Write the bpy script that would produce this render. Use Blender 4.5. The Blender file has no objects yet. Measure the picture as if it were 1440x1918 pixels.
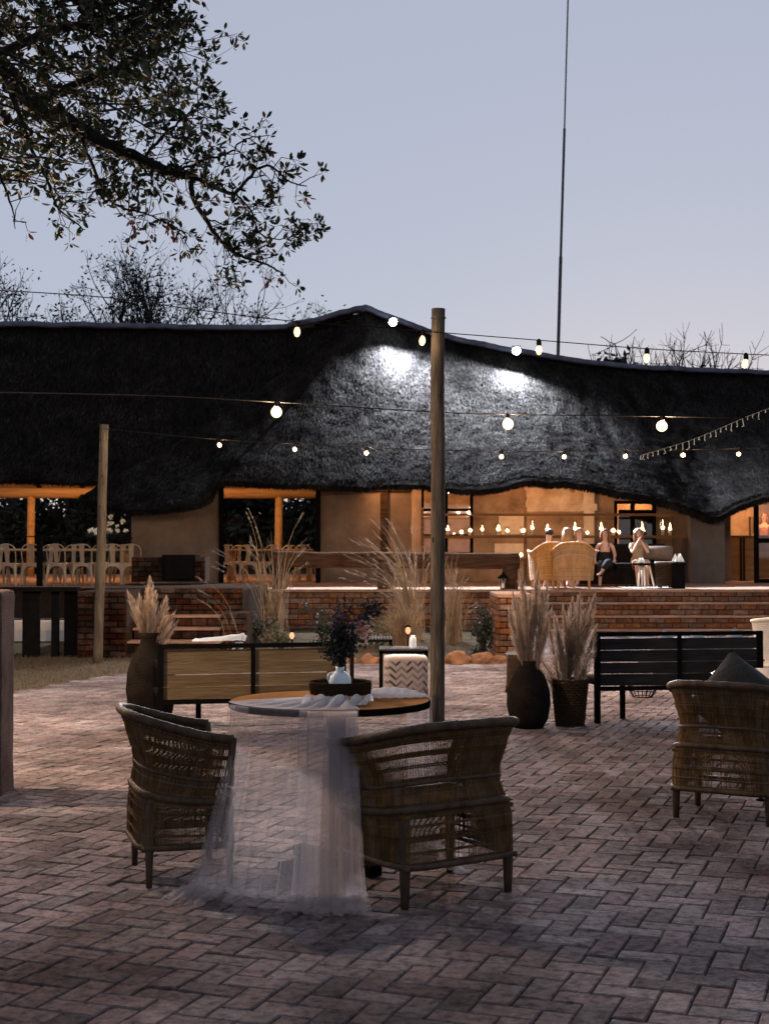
import bpy, bmesh, math, random
import numpy as np
from mathutils import Vector, Matrix, noise as mnoise
random.seed(7)
rng = np.random.default_rng(11)
R = math.radians
scene = bpy.context.scene

# ------------------------------------------------------------------ camera
F = 2664.0; CX, CY = 720.0, 959.0; HOR = 1033.0; HC = 1.5
PITCH = math.atan((HOR - CY) / F)
cd = bpy.data.cameras.new('camera'); cam = bpy.data.objects.new('camera', cd)
scene.collection.objects.link(cam); scene.camera = cam
cd.sensor_fit = 'HORIZONTAL'; cd.sensor_width = 36.0; cd.lens = F / 1440.0 * 36.0
cam.location = (0, 0, HC); cam.rotation_euler = (R(90) + PITCH, 0, 0)
cd.clip_start = 0.1; cd.clip_end = 2000
cd.dof.use_dof = True; cd.dof.focus_distance = 9.5; cd.dof.aperture_fstop = 9.0

# ------------------------------------------------------------------ sky, dusk
w = bpy.data.worlds.new('World'); scene.world = w; w.use_nodes = True
nt = w.node_tree; nt.nodes.clear()
wo = nt.nodes.new('ShaderNodeOutputWorld'); bg = nt.nodes.new('ShaderNodeBackground')
sky = nt.nodes.new('ShaderNodeTexSky'); sky.sky_type = 'NISHITA'; sky.sun_disc = False
sky.sun_elevation = R(1.6); sky.sun_rotation = R(12); sky.altitude = 1200
sky.air_density = 1.0; sky.dust_density = 0.6; sky.ozone_density = 2.5
haze_mix = nt.nodes.new('ShaderNodeMix'); haze_mix.data_type = 'RGBA'      # thin even high cloud over the clear dusk sky
haze_mix.inputs[0].default_value = 0.78
haze_mix.inputs[7].default_value = (5.2, 5.38, 6.4, 1)
gain = nt.nodes.new('ShaderNodeMix'); gain.data_type = 'RGBA'; gain.blend_type = 'MULTIPLY'; gain.inputs[0].default_value = 1
gain.inputs[7].default_value = (3.2, 3.0, 3.0, 1)
nt.links.new(sky.outputs[0], gain.inputs[6]); nt.links.new(gain.outputs[2], haze_mix.inputs[6])
nt.links.new(haze_mix.outputs[2], bg.inputs[0])
bg.inputs[1].default_value = 0.10
nt.links.new(bg.outputs[0], wo.inputs[0])
scene.view_settings.view_transform = 'Standard'; scene.view_settings.look = 'None'
scene.view_settings.exposure = 0.0; scene.view_settings.gamma = 1.0
scene.view_settings.use_curve_mapping = False
scene.render.engine = 'CYCLES'
cy = scene.cycles
cy.use_denoising = True; cy.max_bounces = 6; cy.diffuse_bounces = 3; cy.glossy_bounces = 2
cy.transmission_bounces = 4; cy.transparent_max_bounces = 14; cy.sample_clamp_indirect = 4.0
cy.caustics_reflective = False; cy.caustics_refractive = False

# ------------------------------------------------------------------ pixel helpers (photo pixels -> world)
ca, sa = math.cos(PITCH), math.sin(PITCH)
def ray(px, py):
    xc = (px - CX) / F; yc = (CY - py) / F
    return Vector((xc, ca - yc * sa, sa + yc * ca))
def P(px, py, Y):
    d = ray(px, py); t = Y / d.y
    return Vector((t * d.x, Y, HC + t * d.z))
def G(px, py, z=0.0):
    d = ray(px, py); t = (z - HC) / d.z
    return Vector((t * d.x, t * d.y, z))
def X(px, Y): return (px - CX) / F * Y
def Z(py, Y): return P(720, py, Y).z

# ------------------------------------------------------------------ mesh builder
class MB:
    def __init__(s): s.v = []; s.f = []; s.m = []
    def add(s, vs, fs, mi=0):
        o = len(s.v); s.v += [tuple(p) for p in vs]
        s.f += [tuple(i + o for i in f) for f in fs]; s.m += [mi] * len(fs)
    def box(s, c, d, rot=None, mi=0, taper=1.0):
        x, y, z = d[0] / 2, d[1] / 2, d[2] / 2; vs = []
        for sz in (-1, 1):
            t = taper if sz > 0 else 1.0
            for sx, sy in ((-1, -1), (1, -1), (1, 1), (-1, 1)):
                p = Vector((sx * x * t, sy * y * t, sz * z))
                if rot is not None: p = rot @ p
                vs.append(p + Vector(c))
        s.add(vs, [(3, 2, 1, 0), (4, 5, 6, 7), (0, 1, 5, 4), (1, 2, 6, 5), (2, 3, 7, 6), (3, 0, 4, 7)], mi)
    def span(s, a, b, mi=0):
        a = Vector(a); b = Vector(b)
        s.box((a + b) / 2, [abs(b[i] - a[i]) for i in range(3)], mi=mi)
    def bbox(s, c, d, bev, rot=None, mi=0):
        """box with a bevelled top edge"""
        x, y, z = d[0] / 2, d[1] / 2, d[2] / 2; vs = []
        for (ax, ay, az) in ((x, y, -z), (x, y, z - bev), (x - bev, y - bev, z)):
            for sx, sy in ((-1, -1), (1, -1), (1, 1), (-1, 1)):
                p = Vector((sx * ax, sy * ay, az))
                if rot is not None: p = rot @ p
                vs.append(p + Vector(c))
        fs = [(3, 2, 1, 0), (8, 9, 10, 11)]
        for b in (0, 4):
            for i in range(4): j = (i + 1) % 4; fs.append((b + i, b + j, b + 4 + j, b + 4 + i))
        s.add(vs, fs, mi)
    def tube(s, pts, rad, n=8, cap=True, mi=0, closed=False, flat=None):
        pts = [Vector(p) for p in pts]; k = len(pts)
        if not hasattr(rad, '__len__'): rad = [rad] * k
        vs = []; up = Vector((0, 0, 1)); prev = None
        for i, p in enumerate(pts):
            if closed: t = pts[(i + 1) % k] - pts[i - 1]
            else: t = pts[min(i + 1, k - 1)] - pts[max(i - 1, 0)]
            if t.length < 1e-9: t = Vector((0, 0, 1))
            t.normalize()
            if prev is None:
                a = t.cross(up) if abs(t.z) < .95 else t.cross(Vector((1, 0, 0)))
            else:
                a = prev - t * prev.dot(t)
                if a.length < 1e-6: a = t.cross(Vector((1, 0, 0)))
            a.normalize(); prev = a; b = t.cross(a)
            for j in range(n):
                q = 2 * math.pi * j / n
                vs.append(p + a * (math.cos(q) * rad[i]) + b * (math.sin(q) * rad[i] * (flat or 1)))
        fs = []
        for i in range(k if closed else k - 1):
            i2 = (i + 1) % k
            for j in range(n):
                j2 = (j + 1) % n; fs.append((i * n + j, i * n + j2, i2 * n + j2, i2 * n + j))
        if cap and not closed:
            fs.append(tuple(range(n - 1, -1, -1))); fs.append(tuple((k - 1) * n + j for j in range(n)))
        s.add(vs, fs, mi)
    def lathe(s, prof, c=(0, 0, 0), n=24, mi=0, jit=0.0):
        vs = []; c = Vector(c)
        for r, z in prof:
            for j in range(n):
                a = 2 * math.pi * j / n; rr = r * (1 + jit * math.sin(3 * a + z * 20))
                vs.append(c + Vector((rr * math.cos(a), rr * math.sin(a), z)))
        fs = []
        for i in range(len(prof) - 1):
            for j in range(n):
                j2 = (j + 1) % n; fs.append((i * n + j, i * n + j2, (i + 1) * n + j2, (i + 1) * n + j))
        if prof[0][0] > 1e-6: fs.append(tuple(range(n - 1, -1, -1)))
        if prof[-1][0] > 1e-6: fs.append(tuple((len(prof) - 1) * n + j for j in range(n)))
        s.add(vs, fs, mi)
    def ball(s, c, r, n=10, m=6, mi=0, sc=(1, 1, 1)):
        prof = []; vs = []; c = Vector(c); fs = []
        for i in range(1, m):
            t = math.pi * i / m
            for j in range(n):
                a = 2 * math.pi * j / n
                vs.append(c + Vector((r * sc[0] * math.sin(t) * math.cos(a), r * sc[1] * math.sin(t) * math.sin(a), -r * sc[2] * math.cos(t))))
        b = len(vs); vs += [c - Vector((0, 0, r * sc[2])), c + Vector((0, 0, r * sc[2]))]
        for i in range(m - 2):
            for j in range(n):
                j2 = (j + 1) % n; fs.append((i * n + j, i * n + j2, (i + 1) * n + j2, (i + 1) * n + j))
        for j in range(n):
            j2 = (j + 1) % n; fs.append((b, j2, j)); fs.append((b + 1, (m - 2) * n + j, (m - 2) * n + j2))
        s.add(vs, fs, mi)
    def grid(s, fn, nu, nv, mi=0, closed=False):
        vs = [fn(i / nu, j / nv) for i in range(nu + (0 if closed else 1)) for j in range(nv + 1)]
        fs = []; K = nu if closed else nu + 1
        for i in range(nu):
            i2 = (i + 1) % K
            for j in range(nv):
                fs.append((i * (nv + 1) + j, i2 * (nv + 1) + j, i2 * (nv + 1) + j + 1, i * (nv + 1) + j + 1))
        s.add(vs, fs, mi)
    def strand(s, pts, w0, w1, side=None, mi=0):
        """flat ribbon along pts, width w0 -> w1"""
        pts = [Vector(p) for p in pts]; k = len(pts); vs = []
        if side is None: side = Vector((random.uniform(-1, 1), random.uniform(-1, 1), .05))
        side = Vector(side).normalized()
        for i, p in enumerate(pts):
            wd = w0 + (w1 - w0) * i / (k - 1)
            vs += [p - side * wd / 2, p + side * wd / 2]
        s.add(vs, [(2 * i, 2 * i + 1, 2 * i + 3, 2 * i + 2) for i in range(k - 1)], mi)
    def mesh(s, name, mats, smooth=False, off=None):
        me = bpy.data.meshes.new(name)
        v = np.array(s.v, dtype=np.float64).reshape(-1, 3)
        if off is not None: v = v - np.array(off)
        me.from_pydata(v.tolist(), [], s.f)
        for m in (mats if isinstance(mats, (list, tuple)) else [mats]): me.materials.append(m)
        if any(s.m): me.polygons.foreach_set('material_index', s.m)
        if smooth: me.polygons.foreach_set('use_smooth', [True] * len(me.polygons))
        me.update(); return me

COL = scene.collection
def link(o): COL.objects.link(o); return o
def tag(o, label=None, cat=None, group=None, kind=None):
    if label: o['label'] = label
    if cat: o['category'] = cat
    if group: o['group'] = group
    if kind: o['kind'] = kind
    return o
def thing(name, label, cat, loc=(0, 0, 0), rz=0.0, group=None):
    o = bpy.data.objects.new(name, None); link(o); o.empty_display_size = .1
    o.location = loc; o.rotation_euler = (0, 0, rz); tag(o, label, cat, group); return o
def rootloc(o):
    while o.parent: o = o.parent
    return Vector(o.location)
def part(name, mb, m, parent=None, world=False, smooth=False, label=None, kind=None):
    """world=True: the builder holds world coordinates and the root is unrotated"""
    off = rootloc(parent) if (world and parent) else None
    me = mb if isinstance(mb, bpy.types.Mesh) else mb.mesh(name, m, smooth, off)
    o = bpy.data.objects.new(name, me); link(o)
    if parent: o.parent = parent
    if label: o['label'] = label
    if kind: o['kind'] = kind
    return o
def dup(o, parent=None):
    c = o.copy(); link(c); c.parent = parent
    for ch in o.children: dup(ch, c)
    return c
def struct(name, mb, m, smooth=False, kind='structure'):
    o = part(name, mb, m, None, smooth=smooth); o['kind'] = kind; return o

# ------------------------------------------------------------------ materials
def _nodes(name):
    m = bpy.data.materials.new(name); m.use_nodes = True
    n = m.node_tree.nodes; l = m.node_tree.links
    return m, n, l, n['Principled BSDF']
def mat(name, c1, c2=None, rough=.8, scale=6., bump=0., bscale=40., spec=.3, island=0., metal=0., world=False,
        stretch=(1, 1, 1), c3=None, bstretch=None, detail=6., sheen=0., trans=0., big=0., bigscale=.6):
    m, n, l, b = _nodes(name)
    b.inputs['Roughness'].default_value = rough; b.inputs['Metallic'].default_value = metal
    b.inputs['Specular IOR Level'].default_value = spec
    geo = n.new('ShaderNodeNewGeometry'); tc = n.new('ShaderNodeTexCoord')
    src = geo.outputs['Position'] if world else tc.outputs['Object']
    mp = n.new('ShaderNodeMapping'); l.new(src, mp.inputs[0]); mp.inputs['Scale'].default_value = stretch
    no = n.new('ShaderNodeTexNoise'); no.inputs['Scale'].default_value = scale; no.inputs['Detail'].default_value = detail
    no.inputs['Roughness'].default_value = .65; l.new(mp.outputs[0], no.inputs['Vector'])
    cr = n.new('ShaderNodeValToRGB'); l.new(no.outputs['Fac'], cr.inputs[0])
    c2 = c2 or tuple(x * .6 for x in c1)
    cr.color_ramp.elements[0].position = .32; cr.color_ramp.elements[1].position = .7
    cr.color_ramp.elements[0].color = (*c2, 1); cr.color_ramp.elements[1].color = (*c1, 1)
    if c3:
        e = cr.color_ramp.elements.new(.52); e.color = (*c3, 1)
    col = cr.outputs[0]
    if island or big:
        oi = n.new('ShaderNodeObjectInfo'); ad = n.new('ShaderNodeMath'); ad.operation = 'ADD'
        l.new(oi.outputs['Random'], ad.inputs[0]); l.new(geo.outputs['Random Per Island'], ad.inputs[1])
        fr = n.new('ShaderNodeMath'); fr.operation = 'FRACT'; l.new(ad.outputs[0], fr.inputs[0])
        mr = n.new('ShaderNodeMapRange'); l.new(fr.outputs[0], mr.inputs[0])
        mr.inputs[3].default_value = 1 - island; mr.inputs[4].default_value = 1 + island
        hs = n.new('ShaderNodeHueSaturation'); l.new(mr.outputs[0], hs.inputs['Value']); l.new(col, hs.inputs['Color'])
        sr = n.new('ShaderNodeMath'); sr.operation = 'MULTIPLY_ADD'; sr.inputs[1].default_value = 7.31; sr.inputs[2].default_value = 0
        l.new(fr.outputs[0], sr.inputs[0]); f2 = n.new('ShaderNodeMath'); f2.operation = 'FRACT'; l.new(sr.outputs[0], f2.inputs[0])
        m2 = n.new('ShaderNodeMapRange'); l.new(f2.outputs[0], m2.inputs[0]); m2.inputs[3].default_value = 1 - island; m2.inputs[4].default_value = 1 + island * .6
        l.new(m2.outputs[0], hs.inputs['Saturation']); col = hs.outputs[0]
        if big:
            nb = n.new('ShaderNodeTexNoise'); nb.inputs['Scale'].default_value = bigscale; nb.inputs['Detail'].default_value = 3
            l.new(geo.outputs['Position'], nb.inputs['Vector'])
            mb_ = n.new('ShaderNodeMapRange'); l.new(nb.outputs['Fac'], mb_.inputs[0])
            mb_.inputs[1].default_value = .3; mb_.inputs[2].default_value = .7
            mb_.inputs[3].default_value = 1 - big; mb_.inputs[4].default_value = 1 + big
            h2 = n.new('ShaderNodeHueSaturation'); l.new(mb_.outputs[0], h2.inputs['Value']); l.new(col, h2.inputs['Color']); col = h2.outputs[0]
    l.new(col, b.inputs['Base Color'])
    if bump:
        mp2 = n.new('ShaderNodeMapping'); l.new(src, mp2.inputs[0]); mp2.inputs['Scale'].default_value = bstretch or stretch
        nb2 = n.new('ShaderNodeTexNoise'); nb2.inputs['Scale'].default_value = bscale; nb2.inputs['Detail'].default_value = 5
        l.new(mp2.outputs[0], nb2.inputs['Vector'])
        bp = n.new('ShaderNodeBump'); bp.inputs['Strength'].default_value = bump; bp.inputs['Distance'].default_value = .02
        l.new(nb2.outputs['Fac'], bp.inputs['Height']); l.new(bp.outputs[0], b.inputs['Normal'])
    if sheen: b.inputs['Sheen Weight'].default_value = sheen
    if trans:
        tr = n.new('ShaderNodeBsdfTranslucent'); l.new(col, tr.inputs[0]); mx = n.new('ShaderNodeMixShader'); mx.inputs[0].default_value = trans
        out = n['Material Output']; l.new(b.outputs[0], mx.inputs[1]); l.new(tr.outputs[0], mx.inputs[2]); l.new(mx.outputs[0], out.inputs[0])
    return m
def emit(name, c, s):
    m, n, l, b = _nodes(name); e = n.new('ShaderNodeEmission'); e.inputs[0].default_value = (*c, 1); e.inputs[1].default_value = s
    l.new(e.outputs[0], n['Material Output'].inputs[0]); return m
def glass(name, tint=(1, 1, 1), refl=.12, rough=.02):
    m, n, l, b = _nodes(name); t = n.new('ShaderNodeBsdfTransparent'); t.inputs[0].default_value = (*tint, 1)
    g = n.new('ShaderNodeBsdfGlossy'); g.inputs['Roughness'].default_value = rough
    mx = n.new('ShaderNodeMixShader'); mx.inputs[0].default_value = refl
    l.new(t.outputs[0], mx.inputs[1]); l.new(g.outputs[0], mx.inputs[2]); l.new(mx.outputs[0], n['Material Output'].inputs[0]); return m
def gauze(name, c, op0, op1):
    m, n, l, b = _nodes(name); t = n.new('ShaderNodeBsdfTransparent'); d = n.new('ShaderNodeBsdfDiffuse'); tl = n.new('ShaderNodeBsdfTranslucent')
    d.inputs[0].default_value = (*c, 1); tl.inputs[0].default_value = (*c, 1)
    m1 = n.new('ShaderNodeMixShader'); m1.inputs[0].default_value = .5; l.new(d.outputs[0], m1.inputs[1]); l.new(tl.outputs[0], m1.inputs[2])
    tc = n.new('ShaderNodeTexCoord'); mp = n.new('ShaderNodeMapping'); mp.inputs['Scale'].default_value = (130, 130, 70); l.new(tc.outputs['Object'], mp.inputs[0])
    no = n.new('ShaderNodeTexNoise'); no.inputs['Scale'].default_value = 1.; no.inputs['Detail'].default_value = 4; l.new(mp.outputs[0], no.inputs['Vector'])
    mr = n.new('ShaderNodeMapRange'); l.new(no.outputs['Fac'], mr.inputs[0]); mr.inputs[1].default_value = .35; mr.inputs[2].default_value = .65
    mr.inputs[3].default_value = op0; mr.inputs[4].default_value = op1
    mx = n.new('ShaderNodeMixShader'); l.new(mr.outputs[0], mx.inputs[0]); l.new(t.outputs[0], mx.inputs[1]); l.new(m1.outputs[0], mx.inputs[2])
    l.new(mx.outputs[0], n['Material Output'].inputs[0]); return m

M = {}
M['paver'] = mat('paver', (.165, .128, .126), (.052, .044, .047), rough=.85, scale=22, bump=.6, bscale=60, world=True, island=.3, c3=(.125, .101, .101), big=.45, bigscale=.9, spec=0.)
M['sand'] = mat('joint_sand', (.07, .056, .05), (.03, .025, .023), scale=30, world=True, bump=.3, spec=0.)
M['earth'] = mat('earth', (.06, .045, .03), (.03, .024, .018), scale=3, world=True, bump=.4, bscale=30, spec=0.)
M['lawn'] = mat('dry_lawn', (.085, .062, .038), (.045, .036, .022), scale=9, world=True, bump=.6, bscale=60, spec=0.)
M['blade'] = mat('grass_blade', (.085, .064, .042), (.045, .034, .024), island=.4, trans=.3)
M['brick'] = mat('brick', (.175, .09, .052), (.07, .036, .024), rough=.9, scale=14, bump=.6, bscale=45, world=True, island=.34, c3=(.12, .06, .038), big=.3, bigscale=1.3, spec=0.)
M['brick_shaded'] = mat('shaded_brick', (.05, .023, .014), (.014, .008, .0065), rough=.95, scale=10, bump=.6, bscale=45, world=True, island=.5, c3=(.028, .0135, .01), big=.6, bigscale=.9, spec=0.)  # brick copy with the terrace's dim light put into its colour
M['mortar'] = mat('mortar', (.035, .024, .018), (.016, .012, .010), rough=.95, scale=20, world=True, bump=.5, spec=0.)
M['tile'] = mat('deck_tile', (.26, .17, .125), (.15, .095, .072), rough=.75, scale=4, world=True, bump=.2, bscale=20, spec=0.)
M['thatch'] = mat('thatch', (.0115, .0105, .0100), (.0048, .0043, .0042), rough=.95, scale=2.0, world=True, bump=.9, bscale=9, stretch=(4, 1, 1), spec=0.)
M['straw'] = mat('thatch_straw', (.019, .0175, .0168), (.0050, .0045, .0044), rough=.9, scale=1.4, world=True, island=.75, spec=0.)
M['ceil'] = mat('thatch_underside', (.30, .19, .09), (.20, .12, .055), rough=.95, scale=10, world=True, stretch=(6, 1, 1), bump=.6, spec=0.)
M['ridge'] = mat('ridge_cement', (.085, .095, .135), (.036, .041, .062), rough=.8, scale=2.4, world=True, bump=.8, bscale=7, spec=0.)
M['pole'] = mat('weathered_pole', (.115, .095, .075), (.03, .026, .022), rough=.9, scale=4, stretch=(6, 6, .55), bump=.8, bscale=12, world=True, spec=0.)
M['log'] = mat('log_bark', (.085, .046, .027), (.026, .015, .010), rough=.9, scale=4, stretch=(.8, 5, 5), bump=.9, bscale=12, world=True, spec=0.)
M['stucco'] = mat('stucco', (.20, .155, .125), (.11, .083, .066), rough=.95, scale=1.7, bump=.35, bscale=90, world=True, spec=0.)
M['stucco_dark'] = mat('stucco_grey', (.11, .095, .085), (.085, .072, .065), rough=.95, scale=5, bump=.35, bscale=90, world=True, spec=0.)
M['plaster'] = mat('plaster_pale', (.36, .26, .185), (.13, .085, .058), rough=.9, scale=1.3, bump=.3, bscale=30, world=True, spec=0.)
M['pinkplaster'] = mat('pillar_plaster', (.12, .083, .072), (.05, .036, .032), c3=(.09, .064, .056), rough=.95, scale=2.6, bump=.5, bscale=80, world=True, spec=0.)
M['patch'] = mat('torn_plaster', (.55, .47, .40), (.30, .22, .15), rough=.8, scale=2.6, bump=.6, bscale=14, world=True, spec=0.)
M['whitewash'] = mat('whitewash', (.62, .54, .46), (.45, .38, .31), rough=.9, scale=5, bump=.3, world=True, spec=0.)
M['black'] = mat('black_steel', (.007, .0065, .0065), (.004, .004, .004), rough=.6, scale=12, spec=.0)
M['darkwood'] = mat('dark_wood', (.05, .032, .022), (.02, .013, .009), rough=.7, scale=3, stretch=(1, 8, 8), bump=.3, spec=0.)
M['beam'] = mat('timber_beam', (.42, .25, .11), (.25, .14, .06), rough=.7, scale=2, stretch=(.6, 6, 6), bump=.4, bscale=6, world=True, spec=0.)
M['rail'] = mat('shelf_timber', (.20, .11, .055), (.10, .055, .03), rough=.7, scale=3, stretch=(.6, 8, 8), world=True, bump=.3, spec=0.)
M['slat'] = mat('bench_slat', (.16, .108, .052), (.09, .06, .029), rough=.75, scale=2.2, stretch=(1.1, 9, 9), bump=.35, bscale=7, island=.14, spec=0.)
M['slat_dark'] = mat('dark_slat', (.030, .027, .026), (.014, .013, .013), rough=.7, scale=2.2, stretch=(1.1, 9, 9), bump=.35, bscale=7, island=.25, spec=0.)  # same slat grain in a darker tone
M['wicker'] = mat('wicker', (.125, .072, .032), (.05, .029, .014), rough=.7, scale=18, stretch=(1, 1, .5), island=.35, spec=0.)
M['cane'] = mat('cane_frame', (.085, .058, .040), (.036, .025, .018), rough=.65, scale=10, bump=.4, bscale=50, stretch=(2, 2, .4), spec=.08)
M['rattan'] = mat('golden_rattan', (.42, .22, .075), (.26, .13, .042), rough=.7, scale=16, stretch=(1, 1, .3), island=.2, bump=.6, bscale=60)
M['gauze'] = gauze('gauze', (.46, .41, .42), .26, .36)
M['gauze_thin'] = gauze('gauze_thin', (.46, .41, .42), .22, .31)
M['gauze2'] = gauze('gauze_folded', (.56, .56, .60), .70, .95)
M['copper'] = mat('copper_top', (.24, .115, .045), (.16, .075, .03), rough=.5, scale=5, metal=.0, spec=0.)
M['darktop'] = mat('dark_red_top', (.085, .045, .04), (.05, .028, .026), rough=.3, scale=5, spec=.2)
M['ceramic'] = mat('white_ceramic', (.62, .68, .74), (.54, .60, .66), rough=.5, scale=9, bump=.25, bscale=60)
M['clay'] = mat('dark_clay', (.016, .0125, .0105), (.007, .006, .0055), rough=.8, scale=6, bump=.6, bscale=24, bstretch=(1, 1, 5), spec=0.)
M['basket'] = mat('woven_basket', (.055, .034, .020), (.018, .012, .008), rough=.8, scale=30, stretch=(1, 1, 4), bump=.8, bscale=50, spec=0.)
M['pampas'] = mat('pampas_plume', (.38, .275, .195), (.22, .15, .105), rough=.9, scale=6, island=.25, trans=.35)
M['reed'] = mat('dry_reed', (.16, .098, .05), (.07, .042, .023), rough=.85, scale=6, island=.35, trans=.25)
M['leaf'] = mat('tree_leaf', (.040, .052, .028), (.020, .028, .016), rough=.7, scale=3, island=.45, trans=.10, spec=.15)
M['leaf_red'] = mat('dry_red_leaf', (.13, .03, .018), (.06, .016, .012), rough=.7, island=.3, trans=.15)
M['bark'] = mat('bark', (.035, .028, .024), (.014, .012, .011), rough=.95, scale=7, bump=.8, bscale=20)
M['fartree'] = mat('far_tree', (.012, .012, .016), (.007, .007, .010), rough=.9, island=.3)
M['bush'] = mat('dark_bush', (.030, .036, .026), (.014, .018, .013), rough=.8, island=.45, trans=.1)
M['shrub'] = mat('bed_shrub', (.07, .075, .035), (.035, .036, .02), rough=.8, island=.45, trans=.15)
M['rock'] = mat('rock', (.22, .115, .065), (.09, .05, .033), rough=.95, scale=5, bump=.8, bscale=14, c3=(.15, .08, .05), spec=0.)
M['tolix'] = mat('cream_metal', (.30, .22, .15), (.22, .16, .11), rough=.45, scale=8, spec=.5)
M['cloth'] = mat('table_linen', (.70, .62, .52), (.58, .50, .42), rough=.9, scale=8, bump=.2)
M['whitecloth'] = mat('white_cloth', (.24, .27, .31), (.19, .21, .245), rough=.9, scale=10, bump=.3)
M['petal'] = mat('white_petal', (.86, .88, .84), (.74, .76, .72), rough=.7, island=.15, trans=.2)
M['petal_purple'] = mat('purple_petal', (.085, .05, .10), (.03, .02, .04), rough=.8, island=.4, trans=.15)
M['petal_pink'] = mat('pink_petal', (.55, .27, .21), (.36, .17, .14), rough=.8, island=.3, trans=.2)
M['petal_dark'] = mat('dark_foliage', (.026, .028, .024), (.012, .013, .012), rough=.8, island=.5, trans=.1)
M['cushion'] = mat('black_cushion', (.018, .017, .018), (.010, .010, .010), rough=.95, scale=10, bump=.3, sheen=.2)
M['sofa'] = mat('dark_sofa', (.020, .015, .012), (.011, .008, .007), rough=.9, scale=8, bump=.3, spec=0.)
M['taupe'] = mat('taupe_fabric', (.16, .115, .09), (.10, .072, .056), rough=.95, scale=14, bump=.3)
M['skin'] = mat('skin', (.52, .30, .21), (.46, .26, .18), rough=.55, scale=6)
M['hair_dark'] = mat('dark_hair', (.022, .013, .010), (.010, .007, .006), rough=.5, scale=30, stretch=(6, 6, .6))
M['hair_blonde'] = mat('blonde_hair', (.36, .20, .09), (.22, .115, .05), rough=.5, scale=30, stretch=(6, 6, .6))
M['hair_red'] = mat('auburn_hair', (.24, .11, .05), (.13, .06, .03), rough=.5, scale=30, stretch=(6, 6, .6))
M['blackdress'] = mat('black_dress', (.012, .011, .012), (.008, .007, .008), rough=.9)
M['palegrey'] = mat('pale_grey_top', (.42, .44, .48), (.34, .36, .40), rough=.9, scale=12)
M['whitetop'] = mat('white_top', (.60, .52, .46), (.5, .43, .38), rough=.9, scale=12)
M['pinkdress'] = mat('patterned_pink_dress', (.42, .18, .13), (.13, .07, .06), rough=.9, scale=14)
M['beige'] = mat('beige_dress', (.34, .23, .15), (.25, .165, .11), rough=.9, scale=10)
M['eye'] = mat('eye_dark', (.015, .01, .01), rough=.3)
M['lip'] = mat('lip', (.32, .09, .075), rough=.5)
M['wax'] = mat('candle_wax', (.85, .72, .52), (.8, .66, .46), rough=.6, trans=.4)
M['glass'] = glass('clear_glass', (.97, .96, .94), .16)
M['pane'] = glass('window_pane', (.90, .88, .85), .08)
M['smoke'] = glass('smoked_glass', (.75, .72, .70), .25, .05)
M['cable'] = mat('black_cable', (.012, .011, .011), rough=.7, spec=.0)
M['steelgrey'] = mat('grey_steel', (.075, .08, .092), (.05, .054, .062), rough=.7, spec=0.)
M['rug'] = mat('pale_rug', (.60, .54, .48), (.46, .41, .36), rough=.95, scale=20)
WARM = (1.0, .60, .29); ORANGE = (1.0, .47, .17)
def bulbglass(name, c, s_, tr):
    m, n, l, b_ = _nodes(name); t = n.new('ShaderNodeBsdfTransparent'); e = n.new('ShaderNodeEmission'); e.inputs[0].default_value = (*c, 1); e.inputs[1].default_value = s_
    mx = n.new('ShaderNodeMixShader'); mx.inputs[0].default_value = 1 - tr; l.new(t.outputs[0], mx.inputs[1]); l.new(e.outputs[0], mx.inputs[2]); l.new(mx.outputs[0], n['Material Output'].inputs[0]); return m
M['glassA'] = bulbglass('bulb_festoon_glass', (1.0, .66, .34), 2.6, .35)
M['glassB'] = bulbglass('bulb_globe_glass', (1.0, .72, .44), 3.4, .4)
M['glassC'] = bulbglass('bulb_small_glass', (1.0, .62, .30), 2.6, .4)
M['bulbA'] = emit('festoon_filament', (1.0, .66, .36), 1200)
M['bulbB'] = emit('globe_filament', (1.0, .68, .42), 40000)
M['bulbC'] = emit('small_filament', (1.0, .62, .33), 36000)
M['bulbF'] = emit('bulb_bright', (1.0, .70, .46), 150000)
M['hall_lamp'] = emit('hall_lamp_glow', (1.0, .51, .22), 800)
M['porch_lamp'] = emit('porch_lamp_glow', (1.0, .44, .165), 430)
M['flame'] = emit('candle_flame', (1.0, .66, .33), 45)
M['garden'] = emit('garden_lamp_glow', (1.0, .42, .22), 1.6)
M['fairy'] = emit('fairy_glow', (1.0, .85, .65), .55)
M['flood'] = emit('flood_lens', (.85, .92, 1.0), 60)
# ================================================================== SETTING
DZ = 0.8; DE = 26.3            # deck height and the depth of its front edge
g = MB(); g.add([(-700, -300, -.06), (700, -300, -.06), (700, 1500, -.06), (-700, 1500, -.06)], [(0, 1, 2, 3)])
struct('ground', g, M['earth'])

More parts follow.
